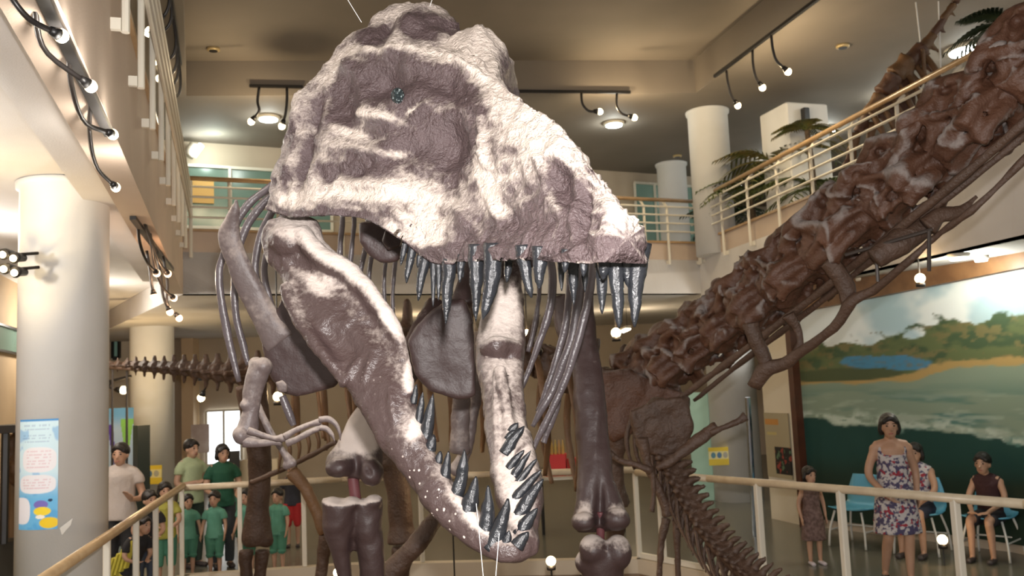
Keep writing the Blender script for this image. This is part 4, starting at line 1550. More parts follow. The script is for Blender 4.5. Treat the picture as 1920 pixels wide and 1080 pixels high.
# ---------------- the rest of the body
def plate(name, poly, d, th, mat, parent, grad=(0, 0), voxel=.012, smooth=6, amp=.005, scale=12, seed=1):
    """slab bone from a picture outline at its own depth, rounded by remeshing"""
    cx, cy = sum(p[0] for p in poly) / len(poly), sum(p[1] for p in poly) / len(poly)
    f = [P(x, y, d + grad[0] * (x - cx) + grad[1] * (y - cy)) for x, y in poly]
    nrm = ray(cx, cy).normalized()
    n = len(f)
    A = sum(poly[i][0] * poly[(i + 1) % n][1] - poly[(i + 1) % n][0] * poly[i][1] for i in range(n))
    if A < 0:
        f = f[::-1]
    vs_ = [q - nrm * th / 2 for q in f] + [q + nrm * th / 2 for q in f]
    fs = [tuple(range(n)), tuple(range(2 * n - 1, n - 1, -1))] + [(i, n + i, n + (i + 1) % n, (i + 1) % n) for i in range(n)]
    mb = MB().add(vs_, fs)
    o = mb.build(name, MT[mat], parent)
    bm2 = bmesh.new()
    bm2.from_mesh(o.data)
    bmesh.ops.recalc_face_normals(bm2, faces=bm2.faces)
    bm2.to_mesh(o.data)
    bm2.free()
    return organic(o, voxel, smooth, amp, scale, seed)


def bone(name, pts, d, w, mat, parent, flat=.8, res=30, n=12, amp=.004, scale=16, seed=2, knob=None, voxel=0, extra=None, smooth=3):
    """long bone along picture points, w = widths in pixels, knob = swollen ends"""
    dd = d if isinstance(d, (list, tuple)) else [d] * len(pts)
    path = [P(x, y, q) for (x, y), q in zip(pts, dd)]
    ww = w if isinstance(w, (list, tuple)) else [w] * len(pts)
    rad = [a * px2m(q) / 2 for a, q in zip(ww, dd)]
    mb = MB().tube(path, rad, n, res=res, flat=flat, ref=tuple(ray(*pts[0])))
    for (x, y, q, r) in (extra or []):
        r = r * px2m(q)
        mb.ell(P(x, y, q), (r, r, r))
    o = mb.build(name, MT[mat], parent)
    return organic(o, voxel, smooth, amp, scale, seed)


# neck and back vertebrae, mostly hidden by the skull
def vertebra(name, c, ax, r, mat, parent, seed, spine=1.6, trans=1.0, voxel=.016):
    ax = Vector(ax).normalized()
    sd = ax.cross(Vector((0, 0, 1))).normalized()
    up_ = sd.cross(ax).normalized()
    c = Vector(c)
    mb = MB().tube([c - ax * r * .9, c - ax * r * .5, c + ax * r * .5, c + ax * r * .9], [r * .95, r * .7, r * .7, r * .95], 12)
    mb.tube([c + up_ * r * .5, c + up_ * r * 1.2, c + up_ * r * (1 + spine)], [r * .55, r * .5, r * .28], 8, flat=.7, ref=tuple(ax))
    for s_ in (-1, 1):
        mb.tube([c + up_ * r * .6, c + up_ * r * .8 + sd * s_ * r * (.6 + trans)], [r * .42, r * .22], 8)
        mb.tube([c + up_ * r * .9 + sd * s_ * r * .4 - ax * r * .5, c + up_ * r * 1.1 + sd * s_ * r * .5 + ax * r * 1.1], [r * .25, r * .2], 8)
    o = mb.build(name, MT[mat], parent)
    return organic(o, voxel, 3, r * .05, 10, seed)


spine_px = [(800, 330, 3.25), (780, 400, 3.45), (770, 440, 3.65), (780, 430, 3.95), (800, 390, 4.25), (820, 360, 4.55), (840, 345, 4.85), (860, 345, 5.15), (880, 350, 5.45), (895, 360, 5.75), (905, 375, 6.05)]
sp = [P(*q) for q in spine_px]
for i in range(len(sp)):
    ax = sp[min(i + 1, len(sp) - 1)] - sp[max(i - 1, 0)]
    vertebra('vertebra', sp[i], ax, .085, 'mauve', trex, 200 + i, trans=1.2)
# dark neck block seen in the mouth
plate('neck_vertebra', [(675, 418), (760, 418), (762, 470), (745, 490), (715, 494), (690, 478), (676, 455)], 3.5, .22, 'mauve', trex, seed=5)
plate('neck_vertebra', [(722, 430), (758, 438), (752, 462), (728, 470), (716, 452)], 3.33, .08, 'mauve', trex, seed=6, voxel=.008, smooth=3)

# shoulder blades and coracoids
sc_ = ribbon(MB(), [((447, 372), (440, 373), 3.62, .006), ((450, 395), (428, 398), 3.64, .014), ((449, 425), (413, 424), 3.66, .02), ((455, 455), (409, 452), 3.67, .024), ((474, 498), (427, 503), 3.68, .028), ((503, 552), (452, 562), 3.70, .03),
                   ((530, 592), (478, 615), 3.71, .035), ((560, 620), (500, 662), 3.72, .04)], res=40)
remesh_part('scapula', sc_, 'scapula', trex, .01, 3, .004, 12, 41)
plate('coracoid', [(500, 600), (522, 578), (532, 548), (546, 550), (575, 600), (610, 650), (640, 698), (630, 722), (590, 736), (556, 744), (528, 734), (508, 704), (492, 650)], 3.74, .10, 'mauve', trex, seed=8, smooth=8)
plate('coracoid', [(764, 640), (778, 612), (808, 585), (836, 566), (872, 558), (888, 600), (893, 742), (862, 748), (808, 734), (778, 700)], 3.8, .10, 'mauve', trex, seed=9, smooth=8)
ribbon_l = ribbon(MB(), [((905, 420), (880, 420), 4.0, .02), ((905, 500), (865, 510), 3.95, .03), ((890, 570), (835, 590), 3.85, .04)], res=24)
remesh_part('scapula', ribbon_l, 'mauve', trex, .012, 3, .004, 12, 42)

# ribs
RIBS = [
    ([(600, 300), (545, 325), (505, 352), (465, 384), (436, 432), (418, 480), (411, 520), (418, 582), (433, 656), (448, 716)], 4.15, [13, 14, 15, 15, 14, 13, 14, 15, 15, 10]),
    ([(600, 312), (550, 338), (515, 362), (480, 398), (456, 440), (442, 500), (440, 560), (446, 610), (458, 655), (466, 684)], 4.3, [13, 15, 16, 16, 15, 14, 14, 14, 13, 10]),
    ([(620, 330), (560, 350), (524, 378), (500, 415), (484, 460), (479, 508), (486, 545), (500, 600), (515, 660)], 4.5, 14),
    ([(640, 340), (585, 362), (545, 390), (515, 430), (499, 482), (496, 520), (507, 567), (525, 620)], 4.7, 13),
    ([(640, 360), (642, 410), (638, 460), (636, 520), (650, 600)], 4.9, 10), ([(655, 360), (664, 410), (660, 460), (655, 530), (668, 610)], 5.0, 9), ([(680, 360), (690, 410), (684, 470), (672, 540), (690, 620)], 5.1, 10), ([(700, 370), (706, 410), (700, 460), (692, 534), (712, 610)], 5.2, 9),
    ([(740, 380), (735, 440), (722, 500), (722, 568), (740, 630)], 5.3, 8), ([(760, 380), (752, 440), (740, 500), (737, 590), (752, 640)], 5.4, 8),
    ([(960, 380), (1010, 430), (1034, 500), (1034, 560), (1025, 601), (1011, 642), (995, 686), (978, 726)], 4.5, [12, 14, 16, 16, 16, 14, 12, 10]),
    ([(990, 380), (1050, 430), (1068, 500), (1066, 570), (1058, 620), (1044, 670), (1022, 740), (1008, 772)], 4.35, [12, 14, 15, 15, 15, 14, 13, 10]),
    ([(1010, 380), (1072, 430), (1086, 500), (1081, 579), (1072, 636), (1051, 692), (1034, 736), (1012, 774), (998, 800)], 4.2, [14, 16, 19, 20, 19, 17, 15, 13, 9]),
    ([(1030, 380), (1096, 420), (1112, 480), (1103, 560), (1092, 607), (1076, 664), (1058, 717), (1032, 774), (1009, 821), (1000, 842)], 4.05, [13, 15, 16, 17, 17, 16, 15, 13, 11, 8]),
    ([(1044, 700), (1046, 750), (1034, 790), (1025, 812), (1019, 830)], 4.3, [12, 13, 13, 12, 12]),
    ([(1000, 440), (1010, 500), (1010, 560), (1000, 620), (990, 660)], 4.7, 9),
]
for k, (pts, d, w) in enumerate(RIBS):
    bone('rib', pts, d, w, 'rib', trex, flat=.6, res=44, n=10, amp=.0025, scale=20, seed=300 + k)

# little arm on the left of the picture
bone('humerus', [(488, 676), (483, 700), (474, 735), (470, 770), (466, 800), (460, 822)], 3.55, [30, 42, 36, 32, 40, 34], 'scapula', trex, extra=[(494, 686, 3.55, 18), (480, 682, 3.57, 14), (452, 816, 3.53, 17), (476, 824, 3.55, 15), (458, 760, 3.53, 10)], voxel=.007, amp=.003)
bone('radius', [(464, 806), (490, 815), (515, 822), (532, 820)], 3.48, [16, 12, 12, 18], 'scapula', trex, voxel=.006, amp=.002, extra=[(530, 822, 3.48, 8)])
bone('ulna', [(456, 828), (485, 831), (512, 829), (530, 830)], 3.52, [23, 16, 14, 16], 'scapula', trex, voxel=.006, amp=.002)
bone('metacarpal', [(532, 820), (555, 806), (580, 796), (602, 790)], 3.46, [17, 12, 11, 15], 'scapula', trex, voxel=.006, amp=.002)
bone('metacarpal', [(536, 832), (560, 822), (585, 808), (606, 800)], 3.48, [16, 13, 12, 14], 'scapula', trex, voxel=.006, amp=.002)
bone('claw', [(598, 787), (616, 786), (630, 796), (637, 812), (638, 826)], 3.44, [12, 13, 10, 7, 2], 'scapula', trex, amp=.001, res=20)
bone('claw', [(600, 801), (612, 804), (622, 814), (628, 828)], 3.46, [11, 11, 9, 2], 'scapula', trex, amp=.001, res=20)
bone('forearm_bone', [(478, 742), (492, 780), (508, 812), (528, 842), (548, 872)], 3.9, [11, 15, 14, 13, 22], 'scapula', trex, voxel=.007, amp=.002, extra=[(538, 872, 3.9, 9), (548, 868, 3.9, 9)])
bone('forearm_bone', [(529, 742), (538, 765), (546, 785), (551, 798)], 3.85, [14, 16, 15, 11], 'rib', trex, amp=.001)
plate('wishbone', [(516, 716), (530, 712), (540, 724), (538, 736), (522, 736)], 3.6, .05, 'scapula', trex, voxel=.008, smooth=3)

# hips and legs
plate('pelvis', [(760, 330), (900, 300), (1040, 330), (1060, 420), (1000, 500), (900, 520), (800, 500), (750, 420)], 5.6, .25, 'mauve', trex, voxel=.025)
mb = ribbon(MB(), [((1034, 560), (1112, 540), 5.0, .07), ((1044, 620), (1118, 612), 4.95, .07), ((1072, 690), (1128, 690), 4.85, .07), ((1077, 760), (1136, 760), 4.75, .07), ((1081, 830), (1143, 828), 4.68, .07), ((1084, 890), (1151, 890), 4.6, .075),
                 ((1079, 940), (1166, 938), 4.55, .08), ((1073, 975), (1180, 972), 4.52, .085), ((1082, 996), (1172, 992), 4.5, .07)], res=50)
mb.ell(P(1094, 978, 4.42), (.066, .07, .05)).ell(P(1156, 974, 4.42), (.07, .07, .055))
fem = remesh_part('femur', mb, 'mauve', trex, .012, 4, .007, 9, 51)
co = verts_of(fem.data) + np.array(tuple(ORG[fem]))
fx, fy = to_px(co)
dp = feat_sum(fx, fy, [(1125, 960, 11, 60, .02, -.05), (1110, 640, 8, 40, .1, .012), (1120, 800, 9, 90, .08, .008)])
nn = np.array(tuple(ray(1125, 900).normalized())) * -1
fem.data.vertices.foreach_set('co', (verts_of(fem.data) + dp[:, None] * nn).ravel())
at = fem.data.attributes.new('dust', 'FLOAT', 'POINT')
at.data.foreach_set('value', feat_sum(fx, fy, [(1095, 955, 20, 30, 0, .4), (1160, 950, 24, 34, 0, .4), (1110, 900, 16, 40, 0, .2)]))
MT['rod'] = M('maroon_rod', (.13, .04, .045), .4)
bone('rod', [(1126, 960), (1126, 1000), (1125, 1040)], 4.5, 16, 'rod', trex, n=10, amp=0)
mb = MB()
mb.ell(P(1112, 1030, 4.45), (.075, .08, .07)).ell(P(1160, 1035, 4.45), (.07, .08, .085)).ell(P(1095, 1055, 4.5), (.05, .07, .06))
mb.tube([P(1128, 1030, 4.5), P(1130, 1085, 4.5), P(1134, 1250, 4.6), P(1136, 1480, 4.7)], [.115, .10, .06, .08], 14, res=24)
shin = remesh_part('tibia', mb, 'mauve', trex, .014, 3, .006, 10, 52)
at = shin.data.attributes.new('dust', 'FLOAT', 'POINT')
at.data.foreach_set('value', np.full(len(shin.data.vertices), .28))
# foot of that leg
for k, (dx, dy) in enumerate(((-.22, -.32), (0, -.42), (.22, -.30))):
    h = P(1136, 1480, 4.7)
    e = Vector((h.x + dx, h.y + dy, -.44))
    o = remesh_part('toe', MB().tube([h, Vector((h.x + dx * .4, h.y + dy * .4, -.28)), e, e + Vector((dx * .5, dy * .5, -.03))], [.07, .055, .05, .015], 10, res=16), 'mauve', trex, .014, 2, .003, 10, 60 + k)
# other leg
mb = ribbon(MB(), [((800, 560), (860, 600), 5.2, .07), ((745, 660), (800, 690), 4.9, .07), ((690, 735), (745, 760), 4.6, .065), ((655, 785), (712, 795), 4.4, .065), ((632, 835), (718, 840), 4.3, .07), ((609, 868), (719, 872), 4.26, .085), ((622, 896), (706, 902), 4.24, .07)], res=40)
mb.ell(P(636, 876, 4.17), (.068, .07, .05)).ell(P(696, 886, 4.17), (.06, .07, .065))
fem2 = remesh_part('femur', mb, 'mauve', trex, .012, 4, .006, 9, 53)
co = verts_of(fem2.data) + np.array(tuple(ORG[fem2]))
fx, fy = to_px(co)
dp = feat_sum(fx, fy, [(662, 880, 16, 40, .0, -.03), (690, 882, 6, 14, -.5, -.02)])
fem2.data.vertices.foreach_set('co', (verts_of(fem2.data) + dp[:, None] * nn).ravel())
at = fem2.data.attributes.new('dust', 'FLOAT', 'POINT')
at.data.foreach_set('value', feat_sum(fx, fy, [(670, 815, 60, 50, 0, 1.0), (670, 885, 70, 26, 0, -.6)]))
bone('rod', [(660, 880), (663, 905), (668, 945)], 4.25, 21, 'rod', trex, n=10, amp=0)
mb = MB()
mb.tube([P(637, 938, 4.2), P(634, 980, 4.2), P(640, 1040, 4.22), P(652, 1140, 4.25), P(665, 1400, 4.35)], [.082, .075, .045, .03, .05], 14, res=30)
mb.tube([P(688, 938, 4.24), P(690, 990, 4.24), P(697, 1060, 4.25), P(702, 1160, 4.28), P(700, 1450, 4.35)], [.07, .07, .062, .055, .08], 14, res=30)
mb.ell(P(622, 945, 4.2), (.05, .06, .035)).ell(P(660, 943, 4.2), (.05, .06, .03)).ell(P(700, 940, 4.22), (.045, .06, .03))
shin2 = remesh_part('tibia', mb, 'mauve', trex, .012, 3, .006, 12, 54)
co = verts_of(shin2.data) + np.array(tuple(ORG[shin2]))
fx, fy = to_px(co)
at = shin2.data.attributes.new('dust', 'FLOAT', 'POINT')
at.data.foreach_set('value', feat_sum(fx, fy, [(660, 940, 90, 16, 0, .8), (690, 1000, 14, 40, 0, .2)]))
for k, (dx, dy) in enumerate(((-.22, -.32), (0, -.42), (.2, -.30))):
    h = P(700, 1450, 4.35)
    e = Vector((h.x + dx, h.y + dy, -.44))
    remesh_part('toe', MB().tube([h, Vector((h.x + dx * .4, h.y + dy * .4, -.28)), e, e + Vector((dx * .5, dy * .5, -.03))], [.07, .055, .05, .015], 10, res=16), 'mauve', trex, .014, 2, .003, 10, 70 + k)
# pale lower bones between the jaws: pubis shaft and gastralia
bone('pubis', [(868, 600), (866, 700), (864, 780), (862, 850)], 5.2, [40, 36, 36, 40], 'scapula', trex, voxel=.016, amp=.005)
bone('ischium', [(900, 620), (893, 720), (884, 790), (872, 850), (850, 890)], 5.4, [30, 26, 24, 26, 34], 'scapula', trex, voxel=.016, amp=.005)
bone('tail_chevron', [(700, 1110), (745, 1060), (790, 1010), (822, 960), (834, 920)], [5.6, 5.6, 5.6, 5.7, 5.8], [44, 42, 38, 32, 26], 'darkbrown', trex, voxel=.02, amp=.006)

# ================================================================= the long-necked skeleton behind
saur = thing('sauropod_skeleton', (0.4, 8.0, -0.5), 'mounted long-necked dinosaur skeleton, brown neck rising to the upper right behind the skull', 'skeleton')


def cervical(c, ax, L, R, seed, mat='brown'):
    """one long neck vertebra: spool, spine ridge, side plates and the struts between them"""
    ax = Vector(ax).normalized()
    c = Vector(c)
    sd = ax.cross(Vector((0, 0, 1))).normalized()
    u = sd.cross(ax).normalized()
    g = lambda a, s, h: c + ax * (a * L) + sd * (s * R) + u * (h * R)
    mb = MB()
    mb.tube([g(-.54, 0, -.15), g(-.40, 0, -.12), g(0, 0, -.1), g(.36, 0, -.1), g(.52, 0, -.1)], [R * .55, R * .5, R * .36, R * .42, R * .34], 14, res=16)
    mb.tube([g(-.5, 0, .55), g(-.3, 0, .85), g(-.05, 0, .95), g(.2, 0, .72), g(.45, 0, .45)], [R * .16, R * .2, R * .22, R * .18, R * .14], 8, res=14)
    mb.tube([g(-.35, 0, .2), g(0, 0, .3), g(.35, 0, .2)], [R * .3, R * .42, R * .3], 10, res=10)
    for s in (-1, 1):
        mb.tube([g(.15, s * .35, .35), g(.4, s * .5, .45), g(.66, s * .5, .42)], [R * .2, R * .17, R * .12], 8, res=10)
        mb.tube([g(-.2, s * .3, .6), g(-.45, s * .55, .62), g(-.6, s * .55, .5)], [R * .2, R * .18, R * .12], 8, res=10)
        mb.tube([g(.25, s * .35, 0), g(.1, s * .75, -.2), g(-.08, s * .82, -.35)], [R * .2, R * .16, R * .2], 8, res=10)
        mb.tube([g(.3, s * .25, -.4), g(.12, s * .6, -.6), g(-.1, s * .62, -.72)], [R * .18, R * .16, R * .18], 8, res=10)
        # struts
        for a, b, r in (((.4, .5, .4), (-.45, .45, .0), .09), ((-.45, .55, .6), (.1, .72, -.15), .09), ((-.05, .3, .85), (-.42, .5, .1), .08), ((.1, .72, -.15), (-.46, .5, -.25), .1), ((.42, .45, .35), (.05, .25, .85), .08), ((.42, .4, -.1), (.1, .74, -.2), .09), ((.1, .6, -.55), (-.45, .45, -.45), .09)):
            mb.tube([g(a[0], s * a[1], a[2]), g(b[0], s * b[1], b[2])], R * r * 1.15, 7)
    o = mb.build('vertebra', MT[mat], saur)
    organic(o, R * .07, 2, R * .035, 5, seed)
    co, no = verts_of(o.data), normals_of(o.data)
    q = co + np.array(tuple(ORG[o]))
    wq = q * 3.4 + .5 * np.stack([vnoise(q * 3, seed + i) for i in range(3)], 1)
    rd = np.maximum((1 - np.abs(vnoise(wq, 31))) ** 7, .7 * (1 - np.abs(vnoise(wq * 1.5 + 5, 37))) ** 9)
    o.data.vertices.foreach_set('co', (co + no * (R * .12 * (rd - .3))[:, None]).ravel())
    o.data.update()
    at_ = o.data.attributes.new('dust', 'FLOAT', 'POINT')
    at_.data.foreach_set('value', .95 * rd - .30)
    return o


npx = [(1195, 712, 7.7), (1262, 672, 7.3), (1335, 625, 6.9), (1430, 552, 6.3), (1528, 474, 5.8), (1610, 404, 5.5), (1690, 340, 5.3), (1762, 275, 5.15), (1835, 208, 5.0), (1915, 135, 4.85), (2000, 55, 4.7), (2090, -30, 4.6)]
NP_ = catmull([tuple(P(*q)) for q in npx], 200)
seg = np.concatenate([[0], np.cumsum(np.linalg.norm(np.diff(NP_, axis=0), axis=1))])
cuts = [0]
L = .34
while cuts[-1] + L < seg[-1]:
    cuts.append(cuts[-1] + L)
    L = min(.48, L * 1.06)
for k in range(len(cuts) - 1):
    m = (cuts[k] + cuts[k + 1]) / 2
    c = np.array([np.interp(m, seg, NP_[:, j]) for j in range(3)])
    a = np.array([np.interp(cuts[k + 1], seg, NP_[:, j]) - np.interp(cuts[k], seg, NP_[:, j]) for j in range(3)])
    cervical(c, a, (cuts[k + 1] - cuts[k]) * 1.12, .30 - .002 * k, 400 + k)
# long neck ribs and their forked heads
for k, (pts, d, w) in enumerate([
    ([(1232, 778), (1330, 706), (1440, 622), (1560, 530), (1690, 425), (1800, 335), (1930, 222)], [6.7, 6.4, 6.0, 5.6, 5.1, 4.8, 4.5], [10, 13, 14, 15, 17, 18, 18]),
    ([(1300, 752), (1400, 672), (1520, 580), (1640, 484), (1760, 384), (1930, 248)], [6.6, 6.3, 5.8, 5.4, 5.0, 4.7], [8, 10, 12, 13, 14, 14]),
    ([(1414, 726), (1436, 692), (1465, 684), (1500, 661), (1566, 612), (1596, 566), (1640, 542), (1702, 491), (1753, 444), (1818, 398), (1873, 347), (1930, 290)], [5.9, 5.85, 5.8, 5.7, 5.5, 5.4, 5.3, 5.1, 5.0, 4.8, 4.7, 4.6], [26, 34, 26, 20, 17, 24, 16, 13, 12, 13, 14, 14]),
    ([(1442, 694), (1428, 660), (1414, 632), (1408, 606)], 5.85, [26, 28, 30, 30]), ([(1492, 664), (1500, 640), (1494, 614), (1478, 590)], 5.8, [16, 14, 18, 26]), ([(1592, 572), (1586, 540), (1568, 508), (1550, 490)], 5.45, [28, 34, 36, 30]),
    ([(1640, 486), (1690, 452), (1740, 420)], 5.1, [40, 52, 40]), ([(1738, 424), (1762, 404), (1800, 396), (1832, 368)], 5.0, [40, 30, 24, 8])]):
    bone('neck_rib', pts, d, w, 'darkbrown', saur, flat=.6, res=40, n=10, amp=.006, scale=14, seed=430 + k)
MT['rod_dark'] = M('dark_armature_rod', (.035, .025, .02), .5)
for a, b in (((1585, 478, 5.2), (1748, 430, 4.95)), ((1642, 462, 5.2), (1646, 528, 5.2)), ((1742, 432, 4.95), (1742, 508, 5.0))):
    MB().tube([P(*a), P(*b)], .011, 8).build('armature_rod', MT['rod_dark'], saur)
# trunk
dpx = [(1150, 735, 7.9), (1095, 720, 8.0), (1040, 695, 8.1), (985, 675, 8.2), (930, 660, 8.35), (875, 650, 8.5), (820, 645, 8.6), (765, 645, 8.7), (710, 650, 8.8), (655, 655, 8.9), (600, 662, 9.0), (550, 670, 9.1)]
dp3 = [P(*q) for q in dpx]
for i, c in enumerate(dp3):
    ax = dp3[min(i + 1, len(dp3) - 1)] - dp3[max(i - 1, 0)]
    vertebra('vertebra', c, ax, .16, 'darkbrown', saur, 460 + i, spine=1.7, trans=1.1, voxel=.026)
for i in range(11):
    c = dp3[i + 1] if i + 1 < len(dp3) else dp3[-1]
    for s in (-1, 1):
        off = Vector((.12 * s, -.45 * s, 0)) * (1.0 if i < 8 else .7)
        ln = .95 - .02 * i
        path = [c + Vector((0, 0, .1)), c + off * .7 + Vector((0, 0, .05)), c + off * 1.15 + Vector((0, 0, -.35 * ln)), c + off * 1.1 + Vector((.02, 0, -.75 * ln)), c + off * .75 + Vector((.03, 0, -1.1 * ln))]
        o = MB().tube(path, [.03, .035, .036, .032, .02], 8, res=22, flat=.6).build('rib', MT['warmbrown'], saur)
        organic(o, 0, 0, .004, 12, 480 + i)
# tail running to the left behind the columns
tpx = [(545, 684, 9.3), (515, 692, 9.6), (485, 698, 9.9), (458, 700, 10.2), (434, 699, 10.5), (410, 697, 10.8), (388, 695, 11.1), (367, 693, 11.4), (347, 691, 11.7), (328, 690, 12.0), (309, 689, 12.3), (291, 688, 12.6), (273, 687, 12.9), (256, 686, 13.2), (240, 685, 13.5), (222, 685, 13.8), (205, 684, 14.1), (188, 684, 14.4)]
for i, q in enumerate(tpx):
    c = P(*q)
    n_ = P(*tpx[min(i + 1, len(tpx) - 1)]) - P(*tpx[max(i - 1, 0)])
    r = .165 - .006 * i
    ax = n_.normalized()
    sd = ax.cross(Vector((0, 0, 1))).normalized()
    mb = MB().tube([c - ax * .085, c - ax * .04, c + ax * .04, c + ax * .085], [r, r * .75, r * .75, r], 10)
    mb.tube([c, c + Vector((0, 0, r * 1.6)) + ax * .03], [r * .5, r * .22], 6)
    mb.tube([c, c - Vector((0, 0, r * 1.7)) + ax * .05], [r * .4, r * .16], 6)
    mb.tube([c - sd * r * 1.6, c + sd * r * 1.6], r * .25, 6)
    organic(mb.build('tail_vertebra', MT['darkbrown'], saur), .02, 1, .006, 14, 500 + i)
bone('tail_rod', [(205, 690), (330, 698), (470, 706)], [14.0, 12.0, 9.9], 6, 'darkbrown', saur, amp=0, n=8)
for x, d in ((211, 13.9), (238, 13.5)):
    a = P(x, 690, d)
    MB().tube([a, Vector((a.x, a.y, 0.0 if x < 345 else -.5))], .018, 8).build('armature_rod', MT['rod_dark'], saur)
# legs
bone('femur', [(470, 720), (480, 790), (487, 850), (488, 900), (484, 950), (482, 1000), (484, 1020)], 8.6, [60, 52, 44, 40, 44, 58, 50], 'darkbrown', saur, voxel=.022, amp=.01, scale=6, extra=[(468, 1010, 8.6, 17), (498, 1012, 8.6, 16)])
for pts in ([(462, 1030), (460, 1060), (466, 1110), (470, 1170)], [(492, 1030), (490, 1060), (486, 1110), (480, 1170)]):
    bone('shin_bone', pts, 8.6, [30, 24, 22, 28], 'darkbrown', saur, voxel=.02, amp=.006)
bone('foot', [(476, 1165), (470, 1185), (462, 1195)], 8.55, [70, 60, 40], 'darkbrown', saur, voxel=.02, amp=.01)
bone('femur', [(700, 720), (720, 800), (735, 870), (748, 930), (752, 985), (756, 1015)], 8.2, [60, 56, 50, 46, 50, 62], 'darkbrown', saur, voxel=.022, amp=.01, scale=6)
bone('shin_bone', [(756, 1025), (752, 1070), (748, 1130), (744, 1190)], 8.2, [46, 34, 32, 44], 'darkbrown', saur, voxel=.022, amp=.008)
bone('humerus', [(545, 882), (570, 912), (592, 955), (612, 1000)], 7.9, [28, 24, 24, 32], 'warmbrown', saur, voxel=.02, amp=.006)
bone('forearm', [(612, 1000), (604, 1060), (598, 1120), (596, 1200)], 7.9, [30, 24, 22, 30], 'darkbrown', saur, voxel=.02, amp=.006)
bone('belly_rib', [(470, 905), (530, 880), (590, 850), (630, 828)], [8.0, 7.9, 7.7, 7.6], [9, 10, 10, 8], 'darkbrown', saur, amp=.004)
for k in range(6):
    x = 520 + k * 18
    bone('belly_rib', [(x, 820 - k * 4), (x + 6, 850 - k * 5), (x + 2, 884 - k * 8)], 7.9, [8, 7, 4], 'warmbrown', saur, amp=.003, res=12)
# shoulder plate and front limb at the right of the trunk
plate('shoulder_blade', [(1120, 700), (1180, 690), (1240, 720), (1290, 742), (1270, 775), (1210, 800), (1150, 830), (1120, 800)], 7.3, .12, 'brown', saur, voxel=.022, amp=.02, scale=6)
bone('humerus', [(1160, 790), (1150, 850), (1150, 900), (1155, 950)], 7.4, [60, 44, 40, 56], 'darkbrown', saur, voxel=.022, amp=.01)
bone('forearm', [(1155, 955), (1152, 1010), (1150, 1080), (1150, 1180)], 7.4, [44, 34, 32, 50], 'darkbrown', saur, voxel=.022, amp=.008)

# ================================================================= smaller dinosaur with spiny tail, centre right
sm = thing('small_dinosaur_skeleton', (2.0, 6.2, -0.5), 'smaller dark brown dinosaur skeleton with spiny tail sweeping down, right of the big leg bone', 'skeleton')
tl = [(1225, 800, 6.7), (1252, 858, 6.5), (1280, 914, 6.3), (1311, 970, 6.1), (1347, 1022, 5.9), (1390, 1066, 5.7), (1440, 1104, 5.5), (1500, 1140, 5.4)]
tl3 = [Vector(q) for q in catmull([tuple(P(*q)) for q in tl], 26)]
for i, c in enumerate(tl3):
    ax = (tl3[min(i + 1, 25)] - tl3[max(i - 1, 0)]).normalized()
    r = .085 - .0012 * i
    out = Vector((.55, -.25, .75)).normalized()
    out = (out - ax * out.dot(ax)).normalized()
    sd = ax.cross(out)
    mb = MB().tube([c - ax * .045, c, c + ax * .045], [r, r * .78, r], 10)
    mb.tube([c, c + out * .10 + ax * .02, c + out * .155 + ax * .05], [r * .5, r * .36, r * .2], 7)
    mb.tube([c, c - out * .12 + ax * .05, c - out * .19 + ax * .16], [r * .45, r * .28, r * .12], 7)
    mb.tube([c - sd * r * 1.7, c + sd * r * 1.7], r * .3, 6)
    organic(mb.build('tail_vertebra', MT['darkbrown'], sm), .014, 1, .005, 20, 540 + i)
    if i < 22:
        w_ = sd * (.04 * (-1) ** i)
        MB().tube([c - out * .06 + w_, c - out * .13 + ax * .16 + w_, c - out * .14 + ax * .38 + w_], [.013, .012, .006], 6, res=8).build('chevron', MT['darkbrown'], sm)
plate('pelvis', [(1180, 770), (1230, 750), (1290, 745), (1300, 790), (1285, 840), (1240, 860), (1195, 840)], 6.5, .16, 'darkbrown', sm, voxel=.016, amp=.02, scale=9)
bone('ischium', [(1230, 880), (1262, 862), (1300, 832), (1335, 806), (1345, 800)], 6.1, [12, 20, 26, 24, 22], 'darkbrown', sm, voxel=.012, amp=.006)
bone('pubis', [(1330, 812), (1362, 800), (1388, 788), (1399, 780)], 6.0, [12, 11, 14, 20], 'darkbrown', sm, voxel=.01, amp=.004)
bone('femur', [(1205, 820), (1214, 870), (1232, 910), (1248, 950), (1252, 968)], 6.3, [24, 18, 17, 20, 24], 'darkbrown', sm, voxel=.012, amp=.005)
bone('femur', [(1250, 830), (1258, 880), (1262, 930), (1268, 966)], 6.5, [22, 17, 16, 22], 'darkbrown', sm, voxel=.012, amp=.005)
bone('shin_bone', [(1250, 970), (1240, 1020), (1236, 1080), (1230, 1150)], 6.3, [20, 14, 12, 16], 'darkbrown', sm, voxel=.012, amp=.004)
bone('shin_bone', [(1268, 970), (1270, 1030), (1272, 1090), (1274, 1160)], 6.5, [18, 13, 12, 16], 'darkbrown', sm, voxel=.012, amp=.004)
bone('arm_bone', [(1130, 838), (1160, 862), (1195, 872), (1222, 884)], 6.2, [14, 11, 11, 16], 'darkbrown', sm, voxel=.01, amp=.004)
bone('arm_bone', [(1222, 884), (1226, 920), (1222, 960)], 6.2, [13, 10, 12], 'darkbrown', sm, voxel=.01, amp=.004)
for k in range(6):
    x = 1190 + k * 15
    bone('rib', [(x, 775), (x - 14, 810), (x - 12, 850), (x, 880)], 6.75, [9, 9, 8, 5], 'darkbrown', sm, amp=.003, res=14)

